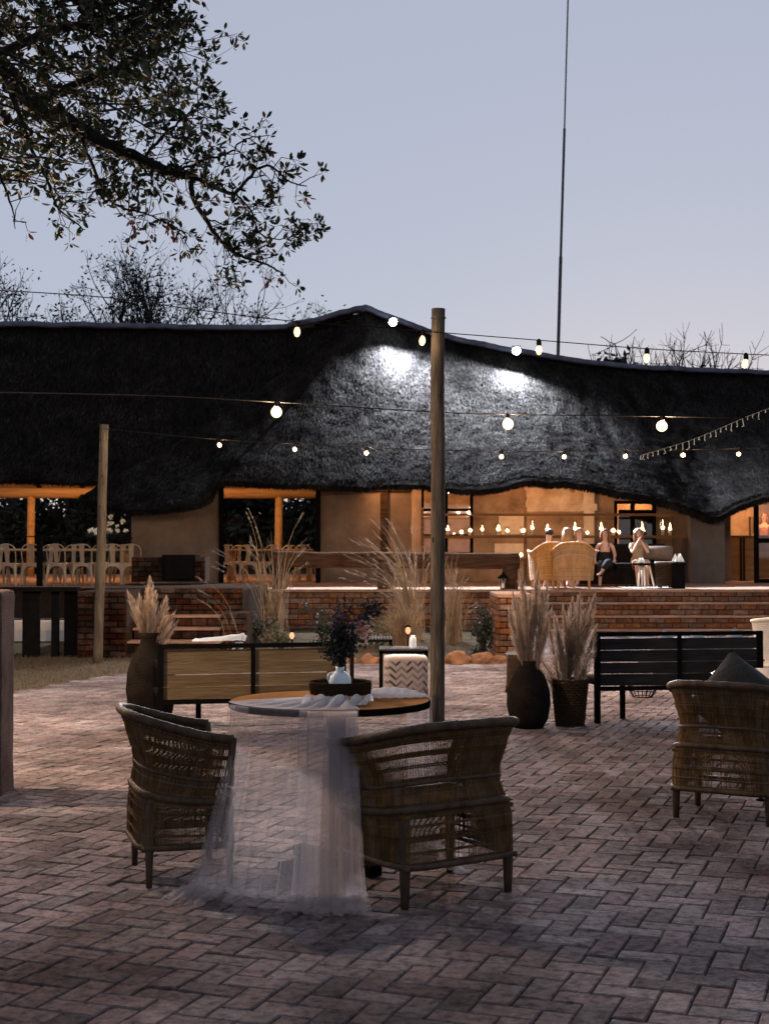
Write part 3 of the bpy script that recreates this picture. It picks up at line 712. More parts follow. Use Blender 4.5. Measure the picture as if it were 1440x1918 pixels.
# roof floodlights on the ridge
def flood(px, py, D, tgt, power, label, rp):
    p = P(px, py, D); t = thing('roof_floodlight', label, 'floodlight', p, 0, 'roof floodlights')
    d = (tgt - p).normalized(); q = d.to_track_quat('-Z', 'Y')
    b = MB(); b.box((0, 0, .03), (.22, .16, .06), q.to_matrix()); b.box(q @ Vector((0, 0, .05)), (.16, .11, .05), q.to_matrix()); part('housing', b, M['steelgrey'], t)
    b = MB(); b.ball(q @ Vector((0, 0, -.01)), .10, 14, 8); part('lens', b, M['flood'], t, smooth=True)
    b = MB(); b.tube([(0, 0, .04), rp - p + Vector((0, 0, .0))], .018, 6); part('bracket', b, M['steelgrey'], t)
    ld = bpy.data.lights.new('flood_light', 'SPOT'); ld.energy = power; ld.color = (.80, .88, 1.0); ld.spot_size = R(176); ld.spot_blend = 1.0; ld.shadow_soft_size = .05
    lo = bpy.data.objects.new('flood_light', ld); link(lo); lo.parent = t; lo.location = d * .12; lo.rotation_euler = q.to_euler()
flood(735, 602, 33.35, P(950, 830, 29.4), 30000, 'bright white floodlight on the ridge just right of the roof peak', P(735, 600, 34.2))
flood(967, 656, 34.6, P(985, 900, 29.0), 20000, 'bright white floodlight lower down the ridge, right of the tall pole', P(967, 658, 35.5))

# mast behind the roof
ms = thing('radio_mast', 'tall thin dark radio mast rising behind the ridge', 'mast', P(1044, 700, 55))
b = MB(); b.tube([P(1044, 700, 55), P(1050, 480, 55)], .065, 8); part('lower_pole', b, M['steelgrey'], ms, True)
b = MB(); b.tube([P(1050, 480, 55), P(1057, 240, 55)], .05, 8); part('middle_pole', b, M['steelgrey'], ms, True)
b = MB(); b.tube([P(1057, 240, 55), P(1066, -90, 55)], .03, 8); part('upper_pole', b, M['steelgrey'], ms, True)
b = MB(); b.tube([P(1044.3, 690, 55), P(1044.3, 1050, 55)], .065, 8); part('base_pole', b, M['steelgrey'], ms, True)
# ================================================================== POLES AND STRING LIGHTS
def pole(px, ytop, ybot, D, rad, lean, label, cap=False):
    g_ = P(px, ybot, D); g_.z = -.05; t = thing('timber_pole', label, 'pole', (g_.x, D, 0))
    top = P(px + lean, ytop, D); b = MB(); n = 16; pts = []; rr = []
    for i in range(n + 1):
        f = i / n; p = g_.lerp(top, f); p.x += .012 * mnoise.noise(Vector((f * 3, px, 0))); pts.append(p); rr.append(rad * (1.06 - .1 * f) * (1 + .04 * mnoise.noise(Vector((f * 9, px, 4)))))
    b.tube(pts, rr, 16); part('shaft', b, M['pole'], t, True, True)
    k_ = MB()
    for i in range(7):
        f = random.uniform(.08, .95); a = random.uniform(R(200), R(340)); p = g_.lerp(top, f)
        k_.ball(p + Vector((math.cos(a) * rad * .93, math.sin(a) * rad * .93, 0)), rad * .22, 8, 5, sc=(1, .5, random.uniform(1.2, 2.6)))
    part('knots', k_, M['darkwood'], t, True, True)
    if cap:
        b = MB(); b.tube([top + Vector((0, 0, -.085)), top + Vector((0, 0, -.075))], rad * 1.08, 16); part('binding_wire', b, M['steelgrey'], t, True)
    return t
pole(818, 578, 1358, 12.3, .061, 3, 'tall weathered timber pole standing right of the draped table', True)
pole(183, 795, 1240, 19.3, .062, 12, 'shorter pale timber pole on the dry lawn at the left')

def sample_line(pts, n):
    C = catmull([tuple(p) for p in pts], n); return [Vector(c) for c in C]
def bulb_meshes(kind, r, m, gm):
    b = MB()
    if kind == 'globe': b.ball((0, 0, -r - .045), r, 14, 10); fz, fr = -r - .045, r * .42
    else: b.lathe([(.001, -.13), (r * .62, -.122), (r, -.095), (r * .92, -.07), (r * .5, -.045), (r * .42, -.03)], n=12); fz, fr = -.088, r * .4
    bm_ = b.mesh('bulb', gm, True)
    b = MB(); b.ball((0, 0, fz), fr, 10, 7); fm = b.mesh('filament', m, True)
    b = MB(); b.lathe([(.021, -.05), (.023, -.03), (.02, .0), (.008, .012)], n=10); hm = b.mesh('lamp_holder', M['cable'], True)
    return bm_, hm, fm
def string(label, line, bulbs, kind, r, m, cab=.0045, n=80, cat='string lights', drop=0.0, gm='glassC'):
    L = sample_line([P(*p) if len(p) == 3 and p[2] is not None else p for p in line], n)
    t = thing('string_light', label, cat, L[0], 0, 'strings of light bulbs')
    b = MB(); b.tube(L, cab, 6); part('cable', b, M['cable'], t, True)
    bm_, hm, fm = bulb_meshes(kind, r, m, M[gm]); o0 = L[0]
    for q in bulbs:
        px = q
        best = min(L, key=lambda p: abs(CX + p.x / p.y * F - px)) if not isinstance(q, Vector) else q
        if not isinstance(q, Vector):
            k = min(range(len(L) - 1), key=lambda i: abs(CX + (L[i].x + L[i + 1].x) / (L[i].y + L[i + 1].y) * F - px)); a, c = L[k], L[k + 1]
            pa, pc = CX + a.x / a.y * F, CX + c.x / c.y * F; f = max(0, min(1, (px - pa) / (pc - pa))); best = a.lerp(c, f)
        for me in (hm, bm_, fm):
            o = part(me.name.split('.')[0], me, None, t); o.location = best - o0 + Vector((0, 0, -drop))
            o.rotation_euler = (R(random.gauss(0, 4)), R(random.gauss(0, 4)), random.uniform(0, 6))
    return t
string('upper string of pear bulbs crossing the sky along the roof ridge', [(-60, 540, 11), (190, 556, 11.2), (370, 580, 11.5), (556, 602, 11.8), (690, 611, 12), (820, 622, 12.2), (1010, 637, 12.4), (1213, 653, 12.5), (1399, 663, 12.6), (1520, 668, 12.7)],
       [556, 793, 1010, 1213, 1399], 'pear', .028, M['bulbA'], gm='glassA')
string('middle string with three bright globe bulbs against the thatch', [(-80, 733, 15), (290, 741, 15), (517, 753, 15), (820, 772, 15.2), (951, 776, 15.3), (1242, 780, 15.4), (1520, 785, 15.6)], [517, 951, 1242], 'globe', .060, M['bulbB'], .006, gm='glassB')
string('lower string of small bulbs tied to the shorter pole', [(196, 803, 19.2), (410, 823, 19.1), (552, 831, 19.1), (686, 838, 19.1), (820, 843, 19.1), (940, 845, 19.1), (1058, 845, 19.2), (1172, 844, 19.2), (1280, 842, 19.3), (1385, 840, 19.3), (1520, 836, 19.4)],
       [410, 552, 686, 940, 1058, 1172, 1280, 1385], 'globe', .031, M['bulbC'], .005, gm='glassC')
# the string along the left side of the patio, beyond the picture's edge
string('string of bulbs running along the left side of the patio', [Vector((-4.35, 15.6, 3.15)), Vector((-3.95, 12.3, 2.98)), Vector((-3.55, 9.2, 2.95)), Vector((-3.4, 5.5, 3.2))],
       [Vector((-3.55, 9.2, 2.95)), Vector((-3.95, 12.3, 2.98))], 'globe', .045, M['bulbF'], .006, gm='glassB')
# fairy light rope
L = sample_line([P(1500, 742, 17.5), P(1400, 780, 18), P(1300, 822, 18.5), P(1200, 853, 19)], 60)
t = thing('fairy_light_rope', 'thin rope of tiny fairy lights slanting down from the right edge', 'fairy lights', L[0])
b = MB(); b.tube(L, .004, 6); part('rope', b, M['steelgrey'], t, True)
for p in L[::2]:
    b = MB(); h = random.uniform(.03, .10); b.tube([p, p + Vector((random.gauss(0, .01), 0, -h))], .003, 4); b.ball(p + Vector((0, 0, -h)), .006, 6, 4); part('fairy_bulb', b, M['fairy'], t, True)

# ================================================================== LOW PILLAR AT THE LEFT EDGE
t = thing('plastered_pillar', 'low plastered pillar cut off by the left edge of the picture', 'pillar', (-2.6, 8.9, 0))
xr = X(28, 9.05)
bm_ = bmesh.new(); bmesh.ops.create_cube(bm_, size=1); bmesh.ops.subdivide_edges(bm_, edges=bm_.edges, cuts=34, use_grid_fill=True)
for v_ in bm_.verts:
    c = v_.co; ex = .5 - abs(c.x); ey = .5 - abs(c.y); ez = .5 - c.z; p = Vector((c.x * 1.8, c.y * .32, c.z * 1.30))
    n1 = mnoise.noise(p * 3) * .006 + mnoise.noise(p * 11) * .003; wear = max(0, mnoise.noise(p * 5 + Vector((3, 1, 0)))) * .022
    k = (1 if ex < .012 else 0) + (1 if ey < .02 else 0) + (1 if ez < .012 else 0)
    if k >= 2: p -= Vector((math.copysign(.008 + wear, c.x), math.copysign(.008 + wear, c.y), .008 + wear if ez < .012 else 0))
    v_.co = p + Vector((n1, n1, 0)) + Vector((xr - .9, 8.90, .61))
me = bpy.data.meshes.new('body'); bm_.to_mesh(me); bm_.free(); me.transform(Matrix.Translation(-rootloc(t))); me.materials.append(M['pinkplaster']); me.polygons.foreach_set('use_smooth', [True] * len(me.polygons)); part('body', me, None, t)

# ================================================================== WOVEN CANE ARMCHAIRS
def chair_shape(u, e=.55):
    """plan of the shell at seat level: u in 0..1 runs front-right, round the back, to front-left"""
    a = math.pi * u                       # 0 -> +x side, pi/2 -> back, pi -> -x side
    c, s = math.cos(a), math.sin(a)
    return math.copysign(abs(c) ** e, c), -(abs(s) ** e)
def make_cane_chair():
    t = thing('cane_armchair', 'x', 'armchair')
    HW, YB, YF = .29, -.25, .25
    def edge(u, z=.77):
        f = min(1, max(0, (z - .30) / .35)); x, y = chair_shape(u, .27 + .26 * f); return x, y
    def base(u, z):
        """outline that tapers in toward the floor and bulges a little at seat height"""
        x, y = edge(u, z); k = 1 + .03 * math.sin(math.pi * min(z / .45, 1))
        yy = YF + (YB - YF) * (-y) if u not in (0, 1) else YF
        return Vector((x * HW * k, YF + (YF - YB) * y * k, z))
    def rimz(u): return .655 + .115 * math.sin(math.pi * u) ** .75
    def flare(u): return .050 + .030 * math.sin(math.pi * u) ** 2
    def shell(u, v):
        """v 0 = apron bottom, 1 = rim"""
        z0 = .165; z = z0 + (rimz(u) - z0) * v; x, y = edge(u, z); p = base(u, z)
        f = max(0, (z - .42) / (rimz(u) - .42)); o = flare(u) * f ** 2.2 - .018 * math.sin(math.pi * min(1, f * 1.6)) * (f > 0)
        d = Vector((x * 1.0, y * 1.0, 0)); d = d.normalized() if d.length > 1e-6 else d
        return p + d * o
    legs = [(HW - .012, YF - .004), (-HW + .012, YF - .004), (HW * .90, YB + .045), (-HW * .90, YB + .045)]
    for (x, y) in legs:
        b = MB(); b.tube([(x * 1.0, y, 0), (x, y, .16), (x * .99, y, .34), (x * .96, y * .97, .42)], [.017, .024, .022, .014], 10); part('leg', b, M['cane'], t, smooth=True)
    # woven strands, vertical, all round, evenly spaced along the outline
    us = [i / 2000 for i in range(2001)]; acc = [0.0]; prev_ = shell(0, .55)
    for q_ in us[1:]:
        p_ = shell(q_, .55); acc.append(acc[-1] + (p_ - prev_).length); prev_ = p_
    acc = np.array(acc) / acc[-1]
    def even(f): return float(np.interp(f, acc, us))
    b = MB(); n = 250
    for i in range(n + 1):
        u = even(i / n)
        uu = min(1, max(0, u + random.gauss(0, .00012)))
        pts = [shell(uu, v) for v in (0, .13, .27, .42, .55, .68, .8, .9, 1)]
        b.tube(pts, .0022, 4, cap=False)
    # front apron
    for i in range(75):
        x = -HW + 2 * HW * (i + .5) / 75; b.tube([(x, YF + .008, .165), (x, YF + .012, .25), (x, YF + .008, .40)], .0016, 3, cap=False)
    part('weave_uprights', b, M['wicker'], t, kind='stuff')
    # horizontal twined rows: dense bands with open work between
    b = MB()
    def row(v, r, amp=.0, ph=0):
        pts = []
        for i in range(141):
            u = even(i / 140); p = shell(u, v); x, y = edge(u); d = Vector((x, y, 0)).normalized(); pts.append(p + d * (.0028 * (1 if (i + ph) % 2 else -1) + amp))
        b.tube(pts, r, 4, cap=False)
    for (v0, v1, k) in ((.0, .05, 6), (.115, .125, 2), (.20, .235, 4), (.30, .31, 2), (.36, .46, 11), (.53, .54, 2), (.60, .635, 4), (.715, .73, 2), (.80, .83, 4), (.90, 1.0, 12)):
        for i in range(k): row(v0 + (v1 - v0) * i / max(1, k - 1), .0034, 0, i)
    part('weave_rows', b, M['wicker'], t, kind='stuff')
    # hoops and rim
    for v, r in ((.02, .014), (.42, .016), (.60, .010)):
        b = MB(); b.tube([shell(even(i / 60), v) for i in range(61)], r, 8); part('hoop', b, M['cane'], t, smooth=True)
    b = MB(); pts = [shell(even(i / 60), 1.0) for i in range(61)]
    e0 = [Vector((HW - .0, YF + .02, .40)), Vector((HW + .02, YF + .05, .52)), Vector((HW + .045, YF + .055, .61))]
    rr = [.020 * (1 + .06 * math.sin(i * 1.7)) for i in range(61)]
    b.tube(pts, rr, 10); part('rim', b, M['cane'], t, smooth=True)
    for sx in (-1, 1):
        b = MB(); b.tube([Vector((sx * HW, YF, .44)), shell(0 if sx > 0 else 1, .75), shell(0 if sx > 0 else 1, 1.0)], [.02, .019, .022], 8); part('arm_post', b, M['cane'], t, smooth=True)
    b = MB(); b.tube([(-HW, YF + .005, .168), (HW, YF + .005, .168)], .013, 8); b.tube([(-HW, YF + .005, .40), (HW, YF + .005, .40)], .02, 8); part('front_rail', b, M['cane'], t, smooth=True)
    # seat: woven disc with thickness
    b = MB()
    def seatfn(u, v):
        x = -HW * .97 + 2 * HW * .97 * u; y = YB * .93 + (YF - YB * .93) * v
        cx, cyy = min(u, 1 - u), min(v, 1 - v)
        return Vector((x, y, .405 - .012 * math.sin(math.pi * u) * math.sin(math.pi * v) + .002 * math.sin(u * 180)))
    b.grid(seatfn, 60, 12); b.span((-HW * .95, YB * .9, .375), (HW * .95, YF * .98, .392)); part('seat', b, M['wicker'], t)
    # slanted brace under the seat
    for s in (-1, 1):
        b = MB(); b.tube([(s * (HW - .01), YF, .17), (s * (HW * .93), YB, .17)], .012, 8); part('stretcher', b, M['cane'], t, smooth=True)
    return t
chair = make_cane_chair()
def face(fx, fy): return math.atan2(-fx, fy)
chair.location = (-.965, 6.665, 0); chair.rotation_euler = (0, 0, face(.95, .30)); chair['label'] = 'woven cane armchair tucked in at the left side of the draped table'; chair['group'] = 'cane armchairs at the tables'; chair.scale = (.92, .80, 1)
c2 = dup(chair); c2.location = (.20, 6.33, 0); c2.rotation_euler = (0, 0, face(-.56, .83)); c2['label'] = 'woven cane armchair seen from behind at the right side of the draped table'
c3 = dup(chair); c3.location = (1.97, 8.10, 0); c3.rotation_euler = (0, 0, face(.50, .87)); c3['label'] = 'woven cane armchair with a black cushion near the right edge'
c2.scale = (1.06, 1, 1); c3.scale = (1, 1, 1)

# black cushion in the right chair: a pillow standing on its corner
def pillow(size, th):
    def fn(sgn):
        def f(u, v):
            a, c_ = 2 * u - 1, 2 * v - 1; k = (1 - abs(a) ** 3) * (1 - abs(c_) ** 3)
            pin = 1 - .07 * (1 - (a * a * c_ * c_)) * (abs(a) ** 2 + abs(c_) ** 2) / 2
            return Vector((a * size * pin, sgn * th * (max(k, 0)) ** .6, c_ * size * pin))
        return f
    b = MB(); b.grid(fn(-1), 20, 20); b.grid(fn(1), 20, 20); return b
t = thing('cushion', 'black square cushion standing on its corner in the right cane armchair', 'cushion', (2.03, 8.18, .645), R(-12))
b = pillow(.215, .07); me = b.mesh('pillow', M['cushion'], True); me.transform(Matrix.Rotation(R(-18), 4, 'X') @ Matrix.Rotation(R(38), 4, 'Y')); part('pillow', me, None, t)

# ================================================================== DRAPED TABLE
TX, TY, TH, TR = X(618, 6.8), 6.8, .793, .478
tb = thing('round_table', 'round copper topped table with black edge under white gauze', 'table', (TX, TY, 0))
b = MB(); b.lathe([(.001, TH), (TR - .006, TH), (TR - .005, TH - .004)], n=64); part('tabletop', b, M['copper'], tb, smooth=False)
b = MB(); b.lathe([(TR - .03, TH - .032), (TR, TH - .030), (TR + .002, TH - .004), (TR - .004, TH + .002), (TR - .006, TH - .002)], n=64); part('edge_band', b, M['black'], tb)
b = MB(); b.lathe([(.001, TH - .031), (TR - .03, TH - .033)], n=48); part('underside', b, M['black'], tb)
b = MB(); b.tube([(.03, .02, .05), (.03, .02, TH - .03)], .035, 12); part('column', b, M['black'], tb, smooth=True)
for a in (38, 128):
    b = MB(); b.box((.03, .02, .03), (.62, .07, .05), Matrix.Rotation(R(a), 3, 'Z')); part('foot', b, M['black'], tb)

# gauze
def rim_pt(a, r=TR + .006): return Vector((math.cos(a) * r, math.sin(a) * r, 0))
a0, a1 = R(212), R(-74 + 0)   # along the front rim, left to right
a0 = R(196); a1 = R(283)
gz = thing('gauze_runner', 'sheer white gauze runner draped over the table and pooling on the paving', 'table runner', (TX, TY, 0))
def drape(afrom, ato, folds, amp, flare_, pool, ph, nu=150, nv=44, zend=.004, off=.0, skew=0., pleat=2.1):
    b = MB()
    def fn(u, v):
        a = afrom + (ato - afrom) * u; d0 = Vector((math.cos(a), math.sin(a), 0)); d = (d0 * .55 + Vector((0, -.45 if math.sin(a) < .2 else .2, 0))).normalized(); tg = Vector((-math.sin(a), math.cos(a), 0))
        q = folds * u * 2 * math.pi + ph
        w_ = math.sin(q) + .45 * math.sin(2.3 * q + 1.1 + ph) + .22 * mnoise.noise(Vector((u * folds * 1.7, v * 1.2, ph)))
        if v < .82:
            f = v / .82; z = (TH + .004) * (1 - f) + zend * f + .0
            z = TH + .006 - (TH - .01) * f
            out = .010 + off + flare_ * f ** 1.8 + amp * (.6 * w_ + .6 * math.cos(q)) * (.25 + .75 * f) * min(1, f * 6)
            pl_ = TR * abs(ato - afrom) / (2 * math.pi * folds) * pleat; sd = skew * f ** 1.5 + pl_ * math.sin(q + .6 * mnoise.noise(Vector((u * 4, f, ph)))) * (.55 + .45 * f) + .012 * mnoise.noise(Vector((u * 6, f * 3, ph + 4)))
        else:
            f = (v - .82) / .18; wob = mnoise.noise(Vector((u * 8, f * 3, ph * 2)))
            out = .010 + off + flare_ + amp * w_ * (1 + .4 * f) + pool * f * (1 + .5 * mnoise.noise(Vector((u * 5, 0, ph))))
            z = .010 + (.030 * abs(math.sin(f * 5 + 2 * wob + u * 9)) + .012 * (1 + math.sin(q + f * 3))) * max(0, 1 - f) ** .6
            pl_ = TR * abs(ato - afrom) / (2 * math.pi * folds) * pleat; sd = skew + pl_ * math.sin(q) * (1 - .4 * f)
        return d0 * TR + d * out + tg * sd + Vector((0, 0, max(z, .006)))
    b.grid(fn, nu, nv); return b
part('drape', drape(R(206), R(286), 9.5, .012, .24, .13, .3, 300), M['gauze_thin'], gz, smooth=True)
part('gathered_fold', drape(R(256), R(287), 6.2, .016, .22, .17, 2.0, 160, 44, off=.03, pleat=2.6), M['gauze'], gz, smooth=True)
part('gathered_fold', drape(R(262), R(286), 5.3, .016, .22, .14, 4.0, 140, 44, off=.06, pleat=2.4), M['gauze'], gz, smooth=True)
part('gathered_fold', drape(R(270), R(285), 3.3, .014, .22, .14, 5.2, 120, 44, off=.085, pleat=2.4), M['gauze'], gz, smooth=True)
part('gathered_fold', drape(R(206), R(226), 4.6, .014, .28, .16, 1.1, 130, 44, off=.025, skew=.04, pleat=2.4), M['gauze'], gz, smooth=True)
part('gathered_fold', drape(R(208), R(217), 2.2, .012, .30, .16, 3.1, 70, 44, off=.05, skew=.04, pleat=2.2), M['gauze'], gz, smooth=True)
# on the table top: pleats running from the rim to the tray
b = MB()
def topfn(u, v):
    a = R(197) + R(91) * u; r = (TR + .012) * (1 - v) + .05 * v
    e = Vector((math.cos(a) * (TR + .012), math.sin(a) * (TR + .012), 0)); c_ = Vector((.04, -.12 + .05 * u, 0)) + Vector((.12 * (u - .5), 0, 0))
    p = e.lerp(c_, v); q = 15 * u * math.pi
    hump = .5 + .5 * math.sin(q + 2.5 * v + 1.3 * math.sin(u * 9)); p.z = TH + .006 + (.006 + .030 * v * (.6 + u * .6)) * hump * min(1, v * 4 + .15)
    return p
b.grid(topfn, 150, 20); part('pleated_top', b, M['gauze2'], gz, smooth=True)
# ruffle bunched in front of the tray
b = MB()
def rufffn(u, v):
    x = -.09 + .30 * u; q = u * 26
    y = -.16 - .16 * v + .010 * math.sin(q * 1.3); z = TH + .010 + .040 * math.sin(math.pi * min(1, v * 1.05)) ** .7 * (.55 + .45 * math.sin(q + 2 * v + math.sin(u * 7)))
    return Vector((x - .03 * v, y, z))
b.grid(rufffn, 90, 12); part('ruffle', b, M['gauze2'], gz, smooth=True)
# swell of cloth at the back right of the top, and its fall behind the table
b = MB()
def swell(u, v):
    x = .15 + .315 * u; w_ = (1 - (2 * v - 1) ** 2); y = .13 - .02 * u + .20 * (v - .5) * (1 - .75 * u ** 3)
    return Vector((x, y, TH + .006 + .042 * math.sin(math.pi * (.12 + .85 * u)) ** .8 * w_ ** .6 + .002 * math.sin(u * 40)))
b.grid(swell, 40, 14); part('swell', b, M['gauze2'], gz, smooth=True)
part('rear_fall', drape(R(-8), R(38), 3.5, .016, .06, .12, 5.0, 60, 40), M['gauze'], gz, smooth=True)

# tray, vase and flowers
t = thing('woven_tray', 'round dark woven tray on the draped table', 'tray', (X(638, 6.78), 6.78, TH + .03))
b = MB(); b.lathe([(.001, 0), (.132, 0), (.138, .006)], n=40); part('base', b, M['basket'], t)
b = MB()
for k in range(5):
    pts = []
    for i in range(96):
        a = 2 * math.pi * i / 96; r = .138 + .004 * k / 4 + .003 * (1 if (i + k) % 2 else -1); pts.append((r * math.cos(a), r * math.sin(a), .006 + .0095 * k))
    b.tube(pts, .0055, 5, closed=True)
part('woven_wall', b, M['basket'], t)
b = MB(); b.tube([(.142 * math.cos(i / 48 * 6.2832), .142 * math.sin(i / 48 * 6.2832), .055) for i in range(48)], .007, 6, closed=True); part('rim', b, M['basket'], t)
vx, vy = X(637, 6.76), 6.77; vz = TH + .036
t = thing('ceramic_vase', 'small white ceramic bottle vase standing in the woven tray', 'vase', (vx, vy, vz))
b = MB(); b.lathe([(.001, 0), (.050, 0), (.0535, .012), (.0535, .055), (.049, .078), (.036, .093), (.022, .102), (.0185, .110), (.022, .122), (.019, .122), (.015, .105), (.001, .05)], n=32); part('body', b, M['ceramic'], t, smooth=True)
b = MB(); b.tube([(-.05, .0, .05), (-.058, 0, .07), (-.052, 0, .088), (-.036, 0, .094)], .006, 8); part('handle', b, M['ceramic'], t, smooth=True)
fl = thing('dark_flower_bouquet', 'loose bouquet of dark foliage with purple and pink flowers in the white vase', 'bouquet', (vx, vy, vz + .12))
def leafcard(b, p, d, ln, wd, mi=0):
    d = Vector(d).normalized(); s = d.cross(Vector((random.uniform(-1, 1), random.uniform(-1, 1), random.uniform(-.4, 1)))).normalized()
    m_ = p + d * ln * .5; n_ = d.cross(s) * wd * .25
    b.add([p, m_ + s * wd / 2 + n_, p + d * ln, m_ - s * wd / 2 + n_], [(0, 1, 2), (0, 2, 3)], mi)
stem = MB(); fo = MB(); pu = MB(); pk = MB()
tips = [(-.055, .0, .19), (-.02, .02, .24), (.03, -.02, .25), (.075, .0, .22), (.10, .02, .16), (-.075, -.02, .10), (.12, .0, .27), (.155, .02, .31), (.05, .03, .30), (.0, -.03, .17), (-.04, .03, .14), (.06, -.04, .15), (.02, .0, .33), (-.01, 0, .29)]
for i, q in enumerate(tips):
    q = Vector(q); pts = [Vector((0, 0, -.06)), Vector((q.x * .3, q.y * .3, q.z * .45)), q]; C = sample_line(pts, 10); stem.tube(C, .0016, 4)
    for c in C[4:]:
        for k in range(9): leafcard(fo, c + Vector([random.gauss(0, .014) for _ in range(3)]), [random.gauss(0, 1), random.gauss(0, 1), random.gauss(.3, 1)], random.uniform(.012, .03), random.uniform(.006, .014))
for (q, bb, n) in (((.085, -.04, .19), pk, 46), ((.10, -.03, .16), pk, 30), ((.07, -.02, .185), pu, 26), ((.055, -.02, .21), pu, 22), ((.10, 0, .235), pu, 40), ((.05, -.02, .145), pu, 30), ((.0, -.03, .26), pu, 26), ((-.02, -.03, .21), pu, 26), ((.145, 0, .29), fo, 80), ((.12, 0, .25), fo, 60), ((.03, 0, .10), fo, 160), ((-.02, 0, .07), fo, 160), ((.0, 0, .15), fo, 160)):
    for k in range(n):
        leafcard(bb, Vector(q) + Vector([random.gauss(0, .013 if bb is not fo else .024) for _ in range(3)]), [random.gauss(0, 1) for _ in range(3)], random.uniform(.014, .026), random.uniform(.010, .018))
part('stems', stem, M['petal_dark'], fl); part('foliage', fo, M['petal_dark'], fl, kind='stuff'); part('purple_flowers', pu, M['petal_purple'], fl, kind='stuff'); part('pink_flowers', pk, M['petal_pink'], fl, kind='stuff')
for o in fl.children: o.scale = (1.1, 1.1, 1.0)

# ================================================================== SIDE TABLE AT THE RIGHT EDGE
t = thing('round_side_table', 'dark round pedestal table cut off by the right edge', 'table', (2.47, 8.8, 0))
b = MB(); b.lathe([(.001, .745), (.44, .745), (.45, .735), (.45, .72), (.43, .715), (.001, .715)], n=48); part('tabletop', b, M['darktop'], t)
b = MB(); b.lathe([(.435, .714), (.455, .718), (.456, .738), (.451, .742)], n=48); part('edge_band', b, M['black'], t)
b = MB(); b.tube([(0, 0, .08), (0, 0, .715)], .04, 12); part('column', b, M['black'], t)
for k in range(4):
    a = R(45 + 90 * k); d = Vector((math.cos(a), math.sin(a), 0))
    b = MB(); b.tube([d * .03 + Vector((0, 0, .12)), d * .18 + Vector((0, 0, .075)), d * .30 + Vector((0, 0, .04))], [.028, .024, .02], 8); b.lathe([(.03, 0), (.03, .008), (.012, .014), (.012, .04)], d * .295, n=10); part('foot', b, M['black'], t, smooth=True)

# ================================================================== SLATTED BENCHES
def bench(label, A, B, ztop, zbot, slatm, nsl, gaps, depth=.62, group='slatted benches'):
    """A, B: left and right end of the back frame on the ground (seen from behind); the seat is on the far side"""
    A = Vector(A); B = Vector(B); mid = (A + B) / 2; ln = (B - A).length; rz = math.atan2(B.y - A.y, B.x - A.x)
    t = thing('slatted_bench', label, 'bench', (mid.x, mid.y, 0), rz, group); h = ln / 2; fw = .045
    for s in (-1, 1):
        b = MB(); b.span((s * h - fw / 2, -.02, 0), (s * h + fw / 2, .03, ztop)); part('back_post', b, M['black'], t)
        b = MB(); b.span((s * h - fw / 2, depth - .05, 0), (s * h + fw / 2, depth, .60)); part('front_post', b, M['black'], t)
        b = MB(); b.span((s * h - fw / 2 - .001, .031, .56), (s * h + fw / 2 + .001, depth - .051, .60)); part('armrest', b, M['black'], t)
        b = MB(); b.span((s * h - fw / 2, .031, zbot + .05), (s * h + fw / 2, depth - .051, zbot + .09)); part('side_rail', b, M['black'], t)
    b = MB(); b.span((-h + fw / 2, -.018, ztop - .035), (h - fw / 2, .028, ztop - .001)); part('top_rail', b, M['black'], t)
    b = MB(); b.span((-h + fw / 2, -.018, zbot), (h - fw / 2, .028, zbot + .035)); part('bottom_rail', b, M['black'], t)
    b = MB(); b.span((-.016, -.016, zbot + .035), (.016, .010, ztop - .035)); part('middle_post', b, M['black'], t)
    z0 = zbot + .037; z1 = ztop - .037 - gaps; pitch = (z1 - z0) / nsl
    for bay in (-1, 1):
        for i in range(nsl):
            gp = random.uniform(.3, 1.2) * gaps * .7
            b = MB(); x0, x1 = (-h + fw / 2 + .002, -.017) if bay < 0 else (.017, h - fw / 2 - .002); tl = random.gauss(0, .0015)
            c = Vector(((x0 + x1) / 2, .012, z0 + pitch * (i + .5) + .0)); b.box(c, (x1 - x0, .018, pitch - gp), Matrix.Rotation(tl / .3, 3, 'Y')); part('back_slat', b, slatm, t)
    for i in range(6):
        b = MB(); y0 = .04 + (depth - .1) * i / 6; b.span((-h + fw / 2, y0, .36), (h - fw / 2, y0 + .075, .382)); part('seat_slat', b, slatm, t)
    b = MB(); b.span((-h * .55 - .02, depth * .5, 0), (-h * .55 + .02, depth * .5 + .04, .358)); part('support_leg', b, M['black'], t)
    return t
bench('light timber slatted bench with black frame seen from behind, left of the vase', G(300, 1388), G(642, 1378), .762, .285, M['slat'], 4, .010)
bench('black slatted bench seen from behind near the right edge', G(1119, 1356), G(1424, 1350), .795, .285, M['slat_dark'], 4, .016)
